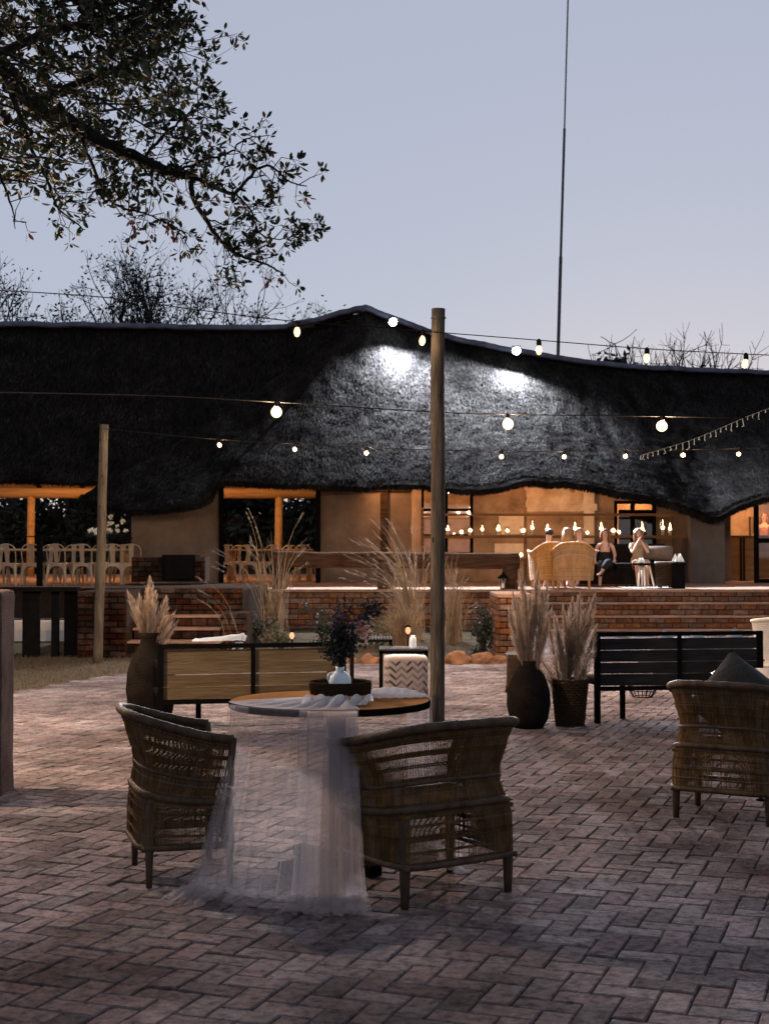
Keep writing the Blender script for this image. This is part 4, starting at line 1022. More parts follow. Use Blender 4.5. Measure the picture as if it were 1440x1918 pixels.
# white cloths on the benches
def crumple(name, label, fn, nu, nv, loc, m, cat='cloth'):
    t = thing(name, label, cat, loc); b = MB(); b.grid(fn, nu, nv); part('fabric', b, m, t, True, True); return t
p0, p1 = P(362, 1198, 11.75), P(462, 1190, 11.7)
def thr(u, v):
    p = p0.lerp(p1, u); n1 = mnoise.noise(Vector((u * 5, v * 3, 1))); h = .012 + .058 * u ** 1.6 * (1 - .5 * (u > .95))
    return Vector((p.x, p.y - .10 + .26 * v, .764 + h * math.sin(math.pi * min(max(v, .02), .98)) ** .6 + .012 * n1))
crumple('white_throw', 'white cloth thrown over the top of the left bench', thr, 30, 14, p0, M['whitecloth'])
t = bpy.context.scene.objects[-1] if False else None
wt = [o for o in scene.objects if o.name.startswith('white_throw')][0]
b = MB()
def tail(u, v):
    x = p1.x - .085 + .065 * u + .012 * math.sin(v * 4); return Vector((x - .02 * v * (1 - u), p1.y - .115 - .008 * math.sin(u * 15), .765 - .085 * v * (.75 + .25 * math.sin(u * 9))))
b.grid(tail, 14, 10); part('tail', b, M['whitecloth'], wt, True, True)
for (px, dep, zc, an, lab) in ((1250, 12.9, .525, 40, 'small white cushion corner peeping above the middle of the black bench'), (1310, 12.85, .53, 36, 'white cushion corner above the black bench, left of its right end'), (1374, 12.85, .54, 50, 'white cushion corner above the right end of the black bench')):
    t = thing('white_cushion', lab, 'cushion', (X(px, dep), dep, zc), R(4), 'white cushions on the black bench')
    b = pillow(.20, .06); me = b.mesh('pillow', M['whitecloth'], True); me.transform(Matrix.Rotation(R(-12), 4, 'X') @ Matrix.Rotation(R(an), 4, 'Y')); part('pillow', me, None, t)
# wire basket under the black bench
t = thing('wire_basket', 'round black wire basket on the paving beyond the black bench', 'basket', G(1203, 1306)); t.location.z = 0
for k, (r, z) in enumerate(((.10, .006), (.14, .07), (.155, .12))):
    b = MB(); b.tube([(r * math.cos(i / 32 * 6.2832), r * math.sin(i / 32 * 6.2832), z) for i in range(32)], .005, 5, closed=True); part('hoop', b, M['black'], t)
for k in range(18):
    a = k / 18 * 6.2832; b = MB(); b.tube([(r * math.cos(a), r * math.sin(a), z) for r, z in ((.10, .006), (.14, .07), (.155, .12))], .0035, 4); part('wire', b, M['black'], t)
# wicker chair back at the far right
t = thing('pale_wicker_chair', 'pale wicker chair back cut off by the right edge behind the black bench', 'chair', (X(1462, 13.6), 13.6, 0))
xw = X(1462, 13.6)
b = MB()
def wb(u, v):
    a = R(200) + R(140) * u; r = .26 * (1 + .25 * v); return Vector((r * math.cos(a), r * math.sin(a) * .8, .42 + .42 * v + .03 * math.sin(math.pi * u)))
for i in range(61): b.tube([wb(i / 60, v) for v in (0, .35, .7, 1)], .004, 4)
for j in range(24): b.tube([wb(i / 40, j / 23) + Vector((0, .003 * (-1) ** i, 0)) for i in range(41)], .004, 4)
part('back', b, M['cloth'], t)
b = MB(); b.tube([wb(i / 30, 1) for i in range(31)], .018, 8); part('rim', b, M['cloth'], t, smooth=True)
b = MB(); b.lathe([(.001, .40), (.25, .40), (.26, .42), (.25, .44), (.001, .44)], n=24); part('seat', b, M['cloth'], t)
for k in range(4):
    a = R(45 + 90 * k); b = MB(); b.tube([(.2 * math.cos(a), .2 * math.sin(a), .4), (.22 * math.cos(a), .22 * math.sin(a), 0)], .018, 8); part('leg', b, M['cloth'], t)

# ================================================================== CHEVRON STOOLS AND BLACK TABLES
def chevron():
    m, n, l, b = _nodes('chevron_weave'); tc = n.new('ShaderNodeTexCoord'); sp = n.new('ShaderNodeSeparateXYZ'); l.new(tc.outputs['Object'], sp.inputs[0])
    def mth(op, a, b_=None):
        k = n.new('ShaderNodeMath'); k.operation = op
        for i, q in enumerate((a, b_)):
            if q is None: continue
            if isinstance(q, (int, float)): k.inputs[i].default_value = q
            else: l.new(q, k.inputs[i])
        return k.outputs[0]
    xy = mth('ADD', sp.outputs[0], sp.outputs[1]); tri = mth('PINGPONG', xy, .055); ph = mth('MULTIPLY', mth('SUBTRACT', sp.outputs[2], mth('MULTIPLY', tri, .95)), 1 / .07)
    fr = mth('FRACT', ph); band = mth('FLOOR', ph); wn = n.new('ShaderNodeTexWhiteNoise'); wn.noise_dimensions = '2D'
    cb = n.new('ShaderNodeCombineXYZ'); l.new(band, cb.inputs[0]); l.new(mth('FLOOR', mth('MULTIPLY', xy, 1 / .055)), cb.inputs[1]); l.new(cb.outputs[0], wn.inputs[0])
    dark = mth('LESS_THAN', fr, .42); tone = mth('MULTIPLY', dark, mth('ADD', mth('MULTIPLY', wn.outputs[0], .9), .25)); top = mth('LESS_THAN', sp.outputs[2], .405)
    tone = mth('MINIMUM', mth('MULTIPLY', tone, mth('ADD', mth('MULTIPLY', top, .85), .12)), 1.0)
    cr = n.new('ShaderNodeValToRGB'); cr.color_ramp.elements[0].color = (.25, .21, .195, 1); cr.color_ramp.elements[1].color = (.03, .018, .018, 1); l.new(tone, cr.inputs[0]); l.new(cr.outputs[0], b.inputs['Base Color'])
    b.inputs['Roughness'].default_value = .95; return m
M['chevron'] = chevron()
def stool(label, loc, w_, rz):
    t = thing('chevron_stool', label, 'stool', loc, rz, 'chevron woven stools'); b = MB(); n = 28
    prof = [(.94, .04), (1, .07), (1, .22), (1, .38), (.985, .415), (.94, .44), (.6, .452), (.001, .456)]
    vs = []
    for k, z in prof:
        for j in range(n):
            a = 2 * math.pi * j / n; c, s = math.cos(a), math.sin(a); e = .28; vs.append((w_ / 2 * k * math.copysign(abs(c) ** e, c), w_ / 2 * k * math.copysign(abs(s) ** e, s), z))
    fs = [(i * n + j, i * n + (j + 1) % n, (i + 1) * n + (j + 1) % n, (i + 1) * n + j) for i in range(len(prof) - 1) for j in range(n)]
    b.add(vs, fs); part('upholstery', b, M['chevron'], t, smooth=True)
    for sx in (-1, 1):
        for sy in (-1, 1): b = MB(); b.tube([(sx * w_ * .38, sy * w_ * .38, .05), (sx * w_ * .38, sy * w_ * .38, 0)], .018, 8); part('foot', b, M['black'], t)
D1 = 14.2
stool('zigzag patterned stool in front of the small black table', (X(760, D1), D1 + .22, 0), .44, R(3))
stool('zigzag patterned stool behind the small black table', (X(762, D1 + 1), D1 + 1.35, 0), .44, R(-5))
def steel_table(label, x0, x1, y, dep, h, slats):
    t = thing('black_steel_table', label, 'table', ((x0 + x1) / 2, y + dep / 2, 0), 0, 'small black steel tables'); hw = (x1 - x0) / 2; hd = dep / 2
    for sx in (-1, 1):
        for sy in (-1, 1): b = MB(); b.box((sx * (hw - .02), sy * (hd - .02), h / 2 - .01), (.04, .04, h - .02)); part('leg', b, M['black'], t)
    b = MB(); b.span((-hw, -hd, h - .045), (hw, -hd + .03, h - .015)); b.span((-hw, hd - .03, h - .045), (hw, hd, h - .015)); b.span((-hw, -hd + .031, h - .045), (-hw + .03, hd - .031, h - .015)); b.span((hw - .03, -hd + .031, h - .045), (hw, hd - .031, h - .015)); part('frame', b, M['black'], t)
    for i in range(slats):
        b = MB(); x = -hw + 2 * hw * (i + .5) / slats; b.span((x - hw / slats * .72, -hd, h - .0145), (x + hw / slats * .72, hd, h)); part('top_slat', b, M['steelgrey'], t)
steel_table('small black slatted side table carrying a white jar between the zigzag stools', X(710, 14.9), X(802, 14.9), 14.95, .5, .475, 22)
steel_table('small black steel table behind the dark flowers', X(655, 16.4), X(735, 16.4), 16.4, .45, .50, 14)
t = thing('white_jar', 'small ribbed white jar on the black side table', 'jar', (X(773, 15.05), 15.08, .475))
b = MB(); n = 28
for r, z in ((.001, 0), (.032, 0), (.037, .012), (.037, .085), (.032, .11), (.022, .125), (.024, .135), (.001, .13)):
    for j in range(n): a = 6.2832 * j / n; q = r * (1 + (.05 if j % 2 else 0)); b.v.append((q * math.cos(a), q * math.sin(a), z))
for i in range(7):
    for j in range(n): b.f.append((i * n + j, i * n + (j + 1) % n, (i + 1) * n + (j + 1) % n, (i + 1) * n + j)); b.m.append(0)
part('body', b, M['ceramic'], t)

# ================================================================== POTS WITH PAMPAS GRASS
def plume(b, st_, base_, tip, ln, wd, n=170):
    base_ = Vector(base_); tip = Vector(tip); d = (tip - base_); L_ = d.length; dn = d.normalized(); st_.tube([base_, base_ + d * .5 + Vector((0, 0, .01)), tip], [.004, .003, .001], 4)
    f0 = 1 - ln / L_
    for i in range(n):
        f = f0 + (1 - f0) * random.random(); k = (f - f0) / (1 - f0); c = base_ + d * f; r = wd * (math.sin(math.pi * min(1, k * .86 + .14)) ** .8)
        a = random.uniform(0, 6.28); s = dn.cross(Vector((math.cos(a), math.sin(a), .1))).normalized(); h = random.uniform(.05, .12) * (1 - .3 * k)
        p1_ = c + s * r * random.uniform(.3, 1) + dn * h; pm_ = c.lerp(p1_, .5) + s * r * .18
        b.strand([c, pm_, p1_], .0050, .0022)
def pot_profile(t, prof, m, name='body', jit=.008):
    b = MB(); b.lathe(prof, n=32, jit=jit); part(name, b, m, t, smooth=True)
def pampas(label, loc, tips, zb, ln, wd, group='pampas grass in the pots', n=330):
    t = thing('pampas_grass', label, 'dried grass', loc, 0, group); b = MB(); s = MB()
    for q in tips: plume(b, s, (random.gauss(0, .03), random.gauss(0, .03), -.25), q, ln * random.uniform(.85, 1.1), wd * random.uniform(.8, 1.2), n)
    part('plumes', b, M['pampas'], t, kind='stuff'); part('stalks', s, M['reed'], t)
# left urn, half behind the bench
DL = 12.35; xu = X(284, DL)
t = thing('clay_urn', 'dark clay urn half hidden behind the left bench', 'urn', (xu, DL, 0))
pot_profile(t, [(.001, 0), (.13, 0), (.19, .12), (.215, .30), (.205, .45), (.16, .60), (.095, .70), (.09, .76), (.115, .80), (.10, .80), (.075, .74), (.001, .5)], M['clay'])
def px2(px, py, D, L0): q = P(px, py, D); return (q.x - L0[0], q.y - L0[1], q.z - L0[2])
L0 = (xu, DL, .78)
pampas('cream pampas plumes in the urn behind the left bench', L0, [px2(a, c, DL + random.uniform(-.08, .08), L0) for a, c in ((243, 1118), (262, 1125), (281, 1092), (277, 1112), (290, 1120), (310, 1128), (322, 1155), (300, 1150), (256, 1140), (327, 1172), (268, 1150), (286, 1150), (308, 1165))], .78, .38, .062)
# round urn and basket pot on the right
DR = 12.15; xu = X(989, DR)
t = thing('round_black_urn', 'round black urn on the paving in front of the steps', 'urn', (xu, DR, 0))
pot_profile(t, [(.001, 0), (.12, 0), (.165, .08), (.187, .20), (.183, .30), (.15, .41), (.10, .49), (.075, .53), (.078, .57), (.068, .57), (.06, .52), (.001, .4)], M['clay'])
L0 = (xu, DR, .56)
pampas('tall pampas plumes in the round black urn', L0, [px2(a, c, DR + random.uniform(-.12, .12), L0) for a, c in ((976, 1078), (983, 1115), (1008, 1070), (1004, 1092), (1024, 1105), (962, 1120), (1016, 1120), (955, 1150), (992, 1125), (1000, 1140), (970, 1135), (1030, 1150), (985, 1150), (1012, 1150), (960, 1165), (1025, 1170), (1000, 1165))], .56, .5, .058)
DR2 = 12.3; xu = X(1066, DR2)
t = thing('woven_basket_pot', 'tall woven basket pot beside the round black urn', 'basket', (xu, DR2, 0))
b = MB()
for k in range(17):
    z = .012 + .022 * k; r = .115 + .035 * k / 16; b.tube([((r + .004 * (1 if (i + k) % 2 else -1)) * math.cos(i / 40 * 6.2832), (r + .004 * (1 if (i + k) % 2 else -1)) * math.sin(i / 40 * 6.2832), z) for i in range(40)], .012, 5, closed=True)
part('woven_side', b, M['basket'], t); b = MB(); b.lathe([(.001, .003), (.115, .003), (.14, .34), (.001, .345)], n=24); part('liner', b, M['earth'], t)
b = MB(); b.tube([(.155 * math.cos(i / 40 * 6.2832), .155 * math.sin(i / 40 * 6.2832), .392) for i in range(40)], .014, 6, closed=True); part('rim', b, M['basket'], t)
L0 = (xu, DR2, .38)
pampas('bushy pampas plumes in the woven basket pot', L0, [px2(a, c, DR2 + random.uniform(-.12, .12), L0) for a, c in ((1040, 1160), (1055, 1145), (1072, 1130), (1085, 1122), (1100, 1135), (1112, 1125), (1108, 1160), (1060, 1170), (1045, 1190), (1090, 1160), (1075, 1150), (1115, 1180), (1030, 1185), (1012, 1235), (1006, 1250), (1066, 1185), (1080, 1180), (1095, 1190), (1050, 1205), (1108, 1200))], .38, .45, .062)
# stump stool with sheepskin behind the urn
t = thing('fur_topped_stump', 'dark stump draped with white sheepskin behind the round black urn', 'stool', (X(968, 15.2), 15.2, 0))
b = MB(); b.lathe([(.13, 0), (.12, .1), (.115, .36), (.10, .40), (.001, .40)], n=18, jit=.04); part('stump', b, M['darkwood'], t, smooth=True)
b = MB()
for i in range(900):
    a = random.uniform(0, 6.28); r = .125 * math.sqrt(random.random()); z = .405; p = Vector((r * math.cos(a), r * math.sin(a), z))
    if random.random() < .35 and a < 3.5: p = Vector((.122 * math.cos(a), .122 * math.sin(a), random.uniform(.22, .4)))
    b.strand([p, p + Vector((random.gauss(0, .02), random.gauss(0, .02), random.uniform(.0, .035)))], .004, .001)
part('sheepskin', b, M['whitecloth'], t, kind='stuff')
# ================================================================== VERANDA: LOG RAIL, CANDLE SHELF
t = thing('log_rail', 'thick log rail on stubby posts along the deck edge', 'rail', (X(740, 26.6), 26.6, DZ))
b = MB(); pts = []; rr = []
for i in range(31):
    f = i / 30; px = 510 + (972 - 510) * f; p = P(px, 1048 + 3 * f, 26.6); p.z += .012 * mnoise.noise(Vector((f * 8, 0, 0))); pts.append(p); rr.append(.15 * (1 + .05 * mnoise.noise(Vector((f * 11, 2, 0)))))
b.tube(pts, rr, 16); part('log', b, M['log'], t, True, True)
for px, r in ((524, .14), (722, .16), (955, .15)):
    b = MB(); b.tube([(X(px, 26.6), 26.6, DZ), (X(px, 26.6), 26.6, 1.32)], [r, r * .92], 14); part('post', b, M['log'], t, True, True)
t = thing('wall_lantern', 'small iron lantern on the right end post of the log rail', 'lantern', P(942, 1108, 26.38))
b = MB(); b.lathe([(.001, .02), (.055, .02), (.07, .05), (.05, .06)], n=8); part('base', b, M['black'], t)
b = MB(); b.lathe([(.05, .06), (.085, .24)], n=8); part('glass', b, M['glass'], t)
b = MB(); b.lathe([(.105, .24), (.10, .26), (.03, .32), (.012, .37), (.001, .38)], n=8); part('cap', b, M['black'], t)
b = MB(); b.lathe([(.001, .07), (.022, .07), (.022, .15), (.001, .152)], n=8); part('candle', b, M['wax'], t)
for k in range(4): a = R(45 + 90 * k); b = MB(); b.tube([(.052 * math.cos(a), .052 * math.sin(a), .06), (.087 * math.cos(a), .087 * math.sin(a), .24)], .006, 4); part('bar', b, M['black'], t)

YS = 31.4
t = thing('candle_shelf', 'long timber shelf rack across the veranda holding glass candle jars', 'shelf', (X(1045, YS), YS, DZ))
for (y, px0, px1, th) in ((962, 792, 1292, .05), (1003, 792, 1292, .06), (1046, 792, 985, .05)):
    b = MB(); z = Z(y, YS)
    for s0 in np.linspace(px0, px1, 4)[:-1]:
        s1 = s0 + (px1 - px0) / 3; b = MB(); b.span((X(s0, YS) + .002, YS - .13, z - th), (X(s1, YS) - .002, YS + .13, z)); part('plank', b, M['rail'], t, True)
for px in (791, 985, 1293):
    b = MB(); b.span((X(px, YS) - .03, YS + .131, DZ), (X(px, YS) + .03, YS + .18, Z(950, YS))); part('upright', b, M['rail'], t, True)
def candle_meshes(h, r):
    g_ = MB(); g_.lathe([(r, .0), (r, h)], n=18); gm = g_.mesh('glass', M['glass'], True)
    wx = MB(); wx.lathe([(.001, .004), (r * .55, .004), (r * .55, h * .38), (.001, h * .385)], n=12); wm = wx.mesh('wax', M['wax'], True)
    fl_ = MB(); fl_.lathe([(.001, h * .385), (.022, h * .385 + .010), (.030, h * .385 + .028), (.024, h * .385 + .048), (.001, h * .385 + .066)], n=8); fm = fl_.mesh('flame', M['flame'], True)
    return gm, wm, fm
CM = {'t': candle_meshes(.33, .062), 's': candle_meshes(.22, .066), 'm': candle_meshes(.11, .045)}
words = {'t': 'tall glass candle jar', 's': 'short glass candle jar', 'm': 'tiny tealight glass'}
cl = [(838, 't', 1003, 'behind the tall pole at the shelf\'s left end'), (868, 'm', 1003, 'in front of the left window'), (880, 's', 1003, 'at the right edge of the left window'), (901, 't', 1003, 'just right of the left window'), (933, 't', 1003, 'left in front of the pale wall panel'), (950, 's', 1003, 'in the middle of the pale wall panel'), (978, 's', 1003, 'at the right edge of the pale wall panel'),
      (995, 't', 1003, 'right of the pale wall panel'), (1025, 't', 1003, 'above the left rattan armchair'), (1076, 't', 1003, 'above the right rattan armchair'), (1097, 'm', 1003, 'in front of the white pilaster'), (1128, 't', 1003, 'above the person in black'), (1148, 's', 1003, 'left of the right window'), (1159, 'm', 1003, 'at the left edge of the right window'),
      (1190, 's', 1003, 'in the middle of the right window'), (1202, 't', 1003, 'right of the middle of the right window'), (1237, 't', 1003, 'just right of the right window'), (1254, 't', 1003, 'last on the right of the shelf'),
      (848, 'm', 1046, 'on the low shelf under the left window'), (895, 'm', 1046, 'on the low shelf right of the left window'), (975, 'm', 1046, 'at the right end of the low shelf')]
for (px, k, y, lab) in cl:
    t = thing('candle_jar', words[k] + ' ' + lab, 'candle', (X(px, YS), YS, Z(y, YS) + .001), 0, 'candle jars on the shelf')
    t.scale = (random.uniform(.9, 1.1), random.uniform(.9, 1.1), random.uniform(.82, 1.12)); t.location.x += random.gauss(0, .02); t.location.y += random.uniform(-.06, .06)
    for me in CM[k]: part(me.name.split('.')[0], me, None, t)

# ================================================================== METAL CAFE CHAIRS IN THE HALL
def make_cafe():
    t = thing('metal_cafe_chair', 'x', 'chair'); m = M['tolix']; SW = .19
    b = MB(); b.bbox((0, 0, .45), (.37, .36, .02), .006); part('seat', b, m, t)
    for sx in (-1, 1):
        for sy in (-1, 1):
            b = MB(); top = Vector((sx * .165, sy * .16, .44)); bot = Vector((sx * .215, sy * .215, 0))
            d = Vector((sx, sy, 0)).normalized(); b.tube([top, bot], [.042, .016], 6); part('leg', b, m, t)
    for (ax, s) in (('x', -1), ('x', 1), ('y', -1), ('y', 1)):
        b = MB(); n = 10; vs = []; fs = []
        for i in range(n + 1):
            f = i / n * 2 - 1; zl = .44 - .04 - .15 * abs(f) ** 3
            p = (s * .175, f * .17) if ax == 'x' else (f * .17, s * .172)
            vs += [(p[0], p[1], .44), (p[0] * 1.03, p[1], zl)]
        fs = [(2 * i, 2 * i + 1, 2 * i + 3, 2 * i + 2) for i in range(n)]; b.add(vs, fs); part('apron', b, m, t)
    b = MB(); pts = [(-.175, -.15, .45), (-.195, -.19, .60), (-.19, -.215, .74), (-.14, -.235, .815), (-.06, -.245, .845), (.06, -.245, .845), (.14, -.235, .815), (.19, -.215, .74), (.195, -.19, .60), (.175, -.15, .45)]
    b.tube(sample_line(pts, 36), .012, 8); part('back_hoop', b, m, t, smooth=True)
    b = MB(); vs = []
    for (z, y, wd) in ((.455, -.165, .085), (.60, -.195, .085), (.74, -.225, .10), (.838, -.244, .12)):
        vs += [(-wd / 2, y, z), (wd / 2, y, z), (wd / 2, y + .006, z), (-wd / 2, y + .006, z)]
    fs = []
    for i in range(3):
        for j in range(4): fs.append((i * 4 + j, i * 4 + (j + 1) % 4, i * 4 + 4 + (j + 1) % 4, i * 4 + 4 + j))
    b.add(vs, fs); part('back_splat', b, m, t)
    return t
ordw = ['first', 'second', 'third', 'fourth', 'fifth', 'sixth', 'seventh', 'eighth']
spots = []
for i, px in enumerate((22, 62, 112, 158, 212, 248)): spots.append((px, 29.3 + .15 * (i % 2), random.gauss(0, 6), '%s cream metal chair from the left in the near row of the left hall' % ordw[i]))
for i, px in enumerate((-4, 92, 135, 185, 228)): spots.append((px, 31.3, 180 + random.gauss(0, 8), '%s cream metal chair from the left on the far side of the left hall table' % ordw[i]))
for i, (px, D, a) in enumerate(((424, 32.6, 10), (468, 32.4, -4), (507, 33.0, 20), (572, 33.4, -12))): spots.append((px, D, a, '%s cream metal chair from the left, nearer side of the table in the lit doorway' % ordw[i]))
for i, (px, D, a) in enumerate(((445, 34.8, 175), (545, 35.2, 190))): spots.append((px, D, a, '%s cream metal chair behind the table in the lit doorway' % ('left' if i == 0 else 'right')))
cafe = None
for (px, D, a, lab) in spots:
    if cafe is None: cafe = make_cafe(); o = cafe
    else: o = dup(cafe)
    o.location = (X(px, D), D, DZ); o.rotation_euler = (0, 0, R(a)); o['label'] = lab; o['group'] = 'cream metal cafe chairs in the hall'
def dining(label, px0, px1, D, dep, h=.75):
    x0, x1 = X(px0, D), X(px1, D); t = thing('dining_table', label, 'table', ((x0 + x1) / 2, D, DZ), 0, 'dining tables in the hall'); hw = (x1 - x0) / 2
    b = MB(); b.bbox((0, 0, h - .02), (2 * hw, dep, .04), .006); part('tabletop', b, M['beam'], t)
    b = MB(); b.bbox((0, 0, h + .003), (2 * hw * .98, dep * .5, .006), .001); part('table_runner', b, M['cloth'], t)
    for sx in (-1, 1):
        for sy in (-1, 1): b = MB(); b.box((sx * (hw - .1), sy * (dep / 2 - .08), h / 2 - .02), (.08, .08, h - .04)); part('leg', b, M['beam'], t)
dining('long timber dining table behind the near row of chairs in the left hall', -60, 243, 30.5, .8)
dining('timber dining table among the chairs in the lit doorway', 425, 586, 34.0, .8)
# white flowers on the left hall table
t = thing('white_flower_vase', 'bouquet of white flowers glowing behind the shorter pole', 'bouquet', (X(197, 30.4), 30.4, DZ + .757), 0)
b = MB(); b.lathe([(.001, 0), (.06, 0), (.07, .1), (.05, .2), (.06, .24), (.001, .2)], n=14); part('vase', b, M['glass'], t)
b = MB(); fo = MB()
for i in range(34):
    c = Vector((random.gauss(0, .18), random.gauss(0, .10), .34 + abs(random.gauss(0, .14)) - .5 * 0)); r = random.uniform(.03, .055)
    for k in range(10): leafcard(b, c, [random.gauss(0, 1), random.gauss(0, 1), random.gauss(.4, 1)], r * 1.4, r * 1.3)
    for k in range(5): leafcard(fo, c * .85, [random.gauss(0, 1), random.gauss(0, 1), random.gauss(0, 1)], .09, .04)
part('petals', b, M['petal'], t, kind='stuff'); part('foliage', fo, M['bush'], t, kind='stuff')
# balustrade along the left hall
t = thing('cable_balustrade', 'thin black cable balustrade before the left row of chairs', 'balustrade', (X(73, 28.7), 28.7, DZ))
b = MB(); b.span((X(69, 28.7), 28.68, DZ), (X(79, 28.7), 28.78, Z(1003, 28.7))); part('post', b, M['black'], t, True)
b = MB(); b.tube([P(-60, 1003, 28.72), P(250, 1008, 28.72)], .012, 5); part('top_cable', b, M['cable'], t, True)

# ================================================================== LOUNGE ON THE DECK
def barrel_chair(label, px, D, rz, w_=.40, h=.86):
    t = thing('rattan_armchair', label, 'armchair', (X(px, D), D, DZ), rz, 'rattan armchairs on the deck')
    def sh(u, v):
        a = R(-20) + R(220) * u; z = .16 + (h - .16 - .17 * abs(math.cos(a)) ** 2.0) * v; k = 1 + .10 * v
        c, s = math.cos(a), -math.sin(a); e = .6
        return Vector((w_ * k * math.copysign(abs(c) ** e, c), w_ * .95 * k * math.copysign(abs(s) ** e, s), z))
    b = MB(); b.grid(lambda u, v: sh(u, v) + Vector((0, 0, 0)), 60, 20); b.grid(lambda u, v: sh(u, v) * .94 + Vector((0, 0, .02)), 60, 8); part('shell', b, M['rattan'], t, smooth=True)
    b = MB()
    for j in range(22): b.tube([sh(i / 50, j / 22) * 1.004 + Vector((0, 0, .003)) for i in range(51)], .008, 4)
    part('weave_rows', b, M['rattan'], t, kind='stuff')
    b = MB(); b.tube([sh(i / 40, 1) for i in range(41)], .026, 8); part('rim', b, M['rattan'], t, smooth=True)
    for u in (.18, .5, .82):
        b = MB(); b.tube([sh(u, v) * 1.02 for v in (0, .35, .7)], .016, 6); part('rib', b, M['rattan'], t)
    for (x, y) in ((w_ * .8, -w_ * .75), (-w_ * .8, -w_ * .75), (w_ * .8, w_ * .6), (-w_ * .8, w_ * .6), (0, -w_ * .97)):
        b = MB(); b.tube([(x, y, .2), (x, y, 0)], [.028, .02], 8); part('leg', b, M['rattan'], t)
    b = MB(); b.lathe([(.001, .40), (w_ * .85, .40), (w_ * .9, .45), (w_ * .7, .49), (.001, .5)], n=20); part('seat_cushion', b, M['taupe'], t, smooth=True)
    return t
barrel_chair('golden rattan armchair seen from behind, the left one of the pair on the deck', 1026, 27.3, R(12), .32)
barrel_chair('golden rattan armchair seen from behind, the larger right one of the pair on the deck', 1074, 26.95, R(-8), .36)
t = thing('dark_sofa', 'long dark sofa with rounded arm on the deck below the candle shelf', 'sofa', (X(1165, 29.2), 29.2, DZ))
x0, x1 = X(1072, 29.2), X(1250, 29.2); hw = (x1 - x0) / 2
b = MB(); b.bbox((0, 0, .18), (2 * hw, .85, .30), .04); part('base', b, M['sofa'], t, smooth=False)
b = MB(); b.bbox((0, .36, .55), (2 * hw, .22, .62), .06); part('backrest', b, M['sofa'], t)
for sx in (-1, 1): b = MB(); b.tube([(sx * (hw - .12), -.42, .50), (sx * (hw - .12), .44, .52)], .15, 14); part('arm', b, M['sofa'], t, smooth=True)
for i in range(3): b = MB(); b.bbox((-hw + .3 + (2 * hw - .3) / 3 * (i + .35), -.06, .37), ((2 * hw - .6) / 3 - .01, .66, .10), .03); part('seat_cushion', b, M['sofa'], t)
t = thing('bolster_cushion', 'brown rolled bolster lying at the right end of the dark sofa', 'cushion', (X(1238, 28.7), 28.75, DZ + .62))
b = MB(); b.tube([(-.42, 0, .06), (-.40, 0, .06), (.0, 0, .05), (.22, .0, .03), (.24, 0, .03)], [.05, .13, .15, .15, .04], 14); part('roll', b, M['taupe'], t, smooth=True)
b = MB(); b.lathe([(.05, 0), (.10, 0)], n=12); me = b.mesh('end_disc', M['sofa']); me.transform(Matrix.Translation((.245, 0, .03)) @ Matrix.Rotation(R(90), 4, 'Y')); part('end_disc', me, None, t)
# stool table with three pale legs
t = thing('three_legged_table', 'small black table on three pale splayed legs on the deck', 'table', (X(1205, 27.2), 27.2, DZ))
b = MB(); b.lathe([(.001, .44), (.235, .44), (.245, .455), (.24, .475), (.001, .475)], n=24); part('tabletop', b, M['black'], t)
for a in (-135, -95, -20, 90):
    b = MB(); q = R(a); b.tube([(.11 * math.cos(q), .11 * math.sin(q), .44), (.20 * math.cos(q), .20 * math.sin(q), 0)], [.022, .016], 8); part('leg', b, M['cloth'], t, smooth=True)
def napkin(label, loc, s):
    t = thing('folded_napkin', label, 'napkin', loc, random.uniform(0, 3)); b = MB()
    for k in range(9):
        a = k / 9 * 6.28 + random.gauss(0, .2); d = Vector((math.cos(a), math.sin(a), 0)); h = s * random.uniform(.6, 1.25)
        b.add([(0, 0, 0), d * s * .9 + Vector((0, 0, .01)), d * s * .35 + Vector((0, 0, h)), d.cross(Vector((0, 0, 1))) * s * .6 + Vector((0, 0, .02))], [(0, 1, 2), (0, 2, 3), (1, 3, 2)])
    part('cloth', b, M['petal'], t)
napkin('white folded napkin on the three legged table', (X(1199, 27.2), 27.15, DZ + .477), .10)
t = thing('slim_black_table', 'slim black metal table in front of the dark sofa', 'table', (X(1170, 27.8), 27.8, DZ))
b = MB(); b.lathe([(.001, .46), (.19, .46), (.19, .475), (.001, .475)], n=20); part('tabletop', b, M['steelgrey'], t)
for a in (30, 150, 270): q = R(a); b = MB(); b.tube([(.15 * math.cos(q), .15 * math.sin(q), .46), (.17 * math.cos(q), .17 * math.sin(q), 0)], .012, 6); part('leg', b, M['black'], t)
t = thing('wicker_tub', 'brown wicker tub stool beside the three legged table', 'stool', (X(1246, 27.0), 27.05, DZ))
b = MB(); b.lathe([(.001, .06), (.165, .06), (.19, .42), (.205, .50), (.19, .51), (.001, .5)], n=24); part('tub', b, M['taupe'], t, smooth=True)
b = MB()
for k in range(14): r = .168 + .03 * k / 13; b.tube([((r + .006 * (-1) ** (i + k)) * math.cos(i / 30 * 6.2832), (r + .006 * (-1) ** (i + k)) * math.sin(i / 30 * 6.2832), .08 + .03 * k) for i in range(30)], .014, 4, closed=True)
part('weave_rows', b, M['basket'], t, kind='stuff')
for k in range(4): a = R(45 + 90 * k); b = MB(); b.tube([(.14 * math.cos(a), .14 * math.sin(a), .08), (.14 * math.cos(a), .14 * math.sin(a), 0)], .016, 6); part('foot', b, M['black'], t)
t = thing('black_drum_table', 'black drum side table at the right end of the lounge', 'table', (X(1271, 26.8), 26.85, DZ))
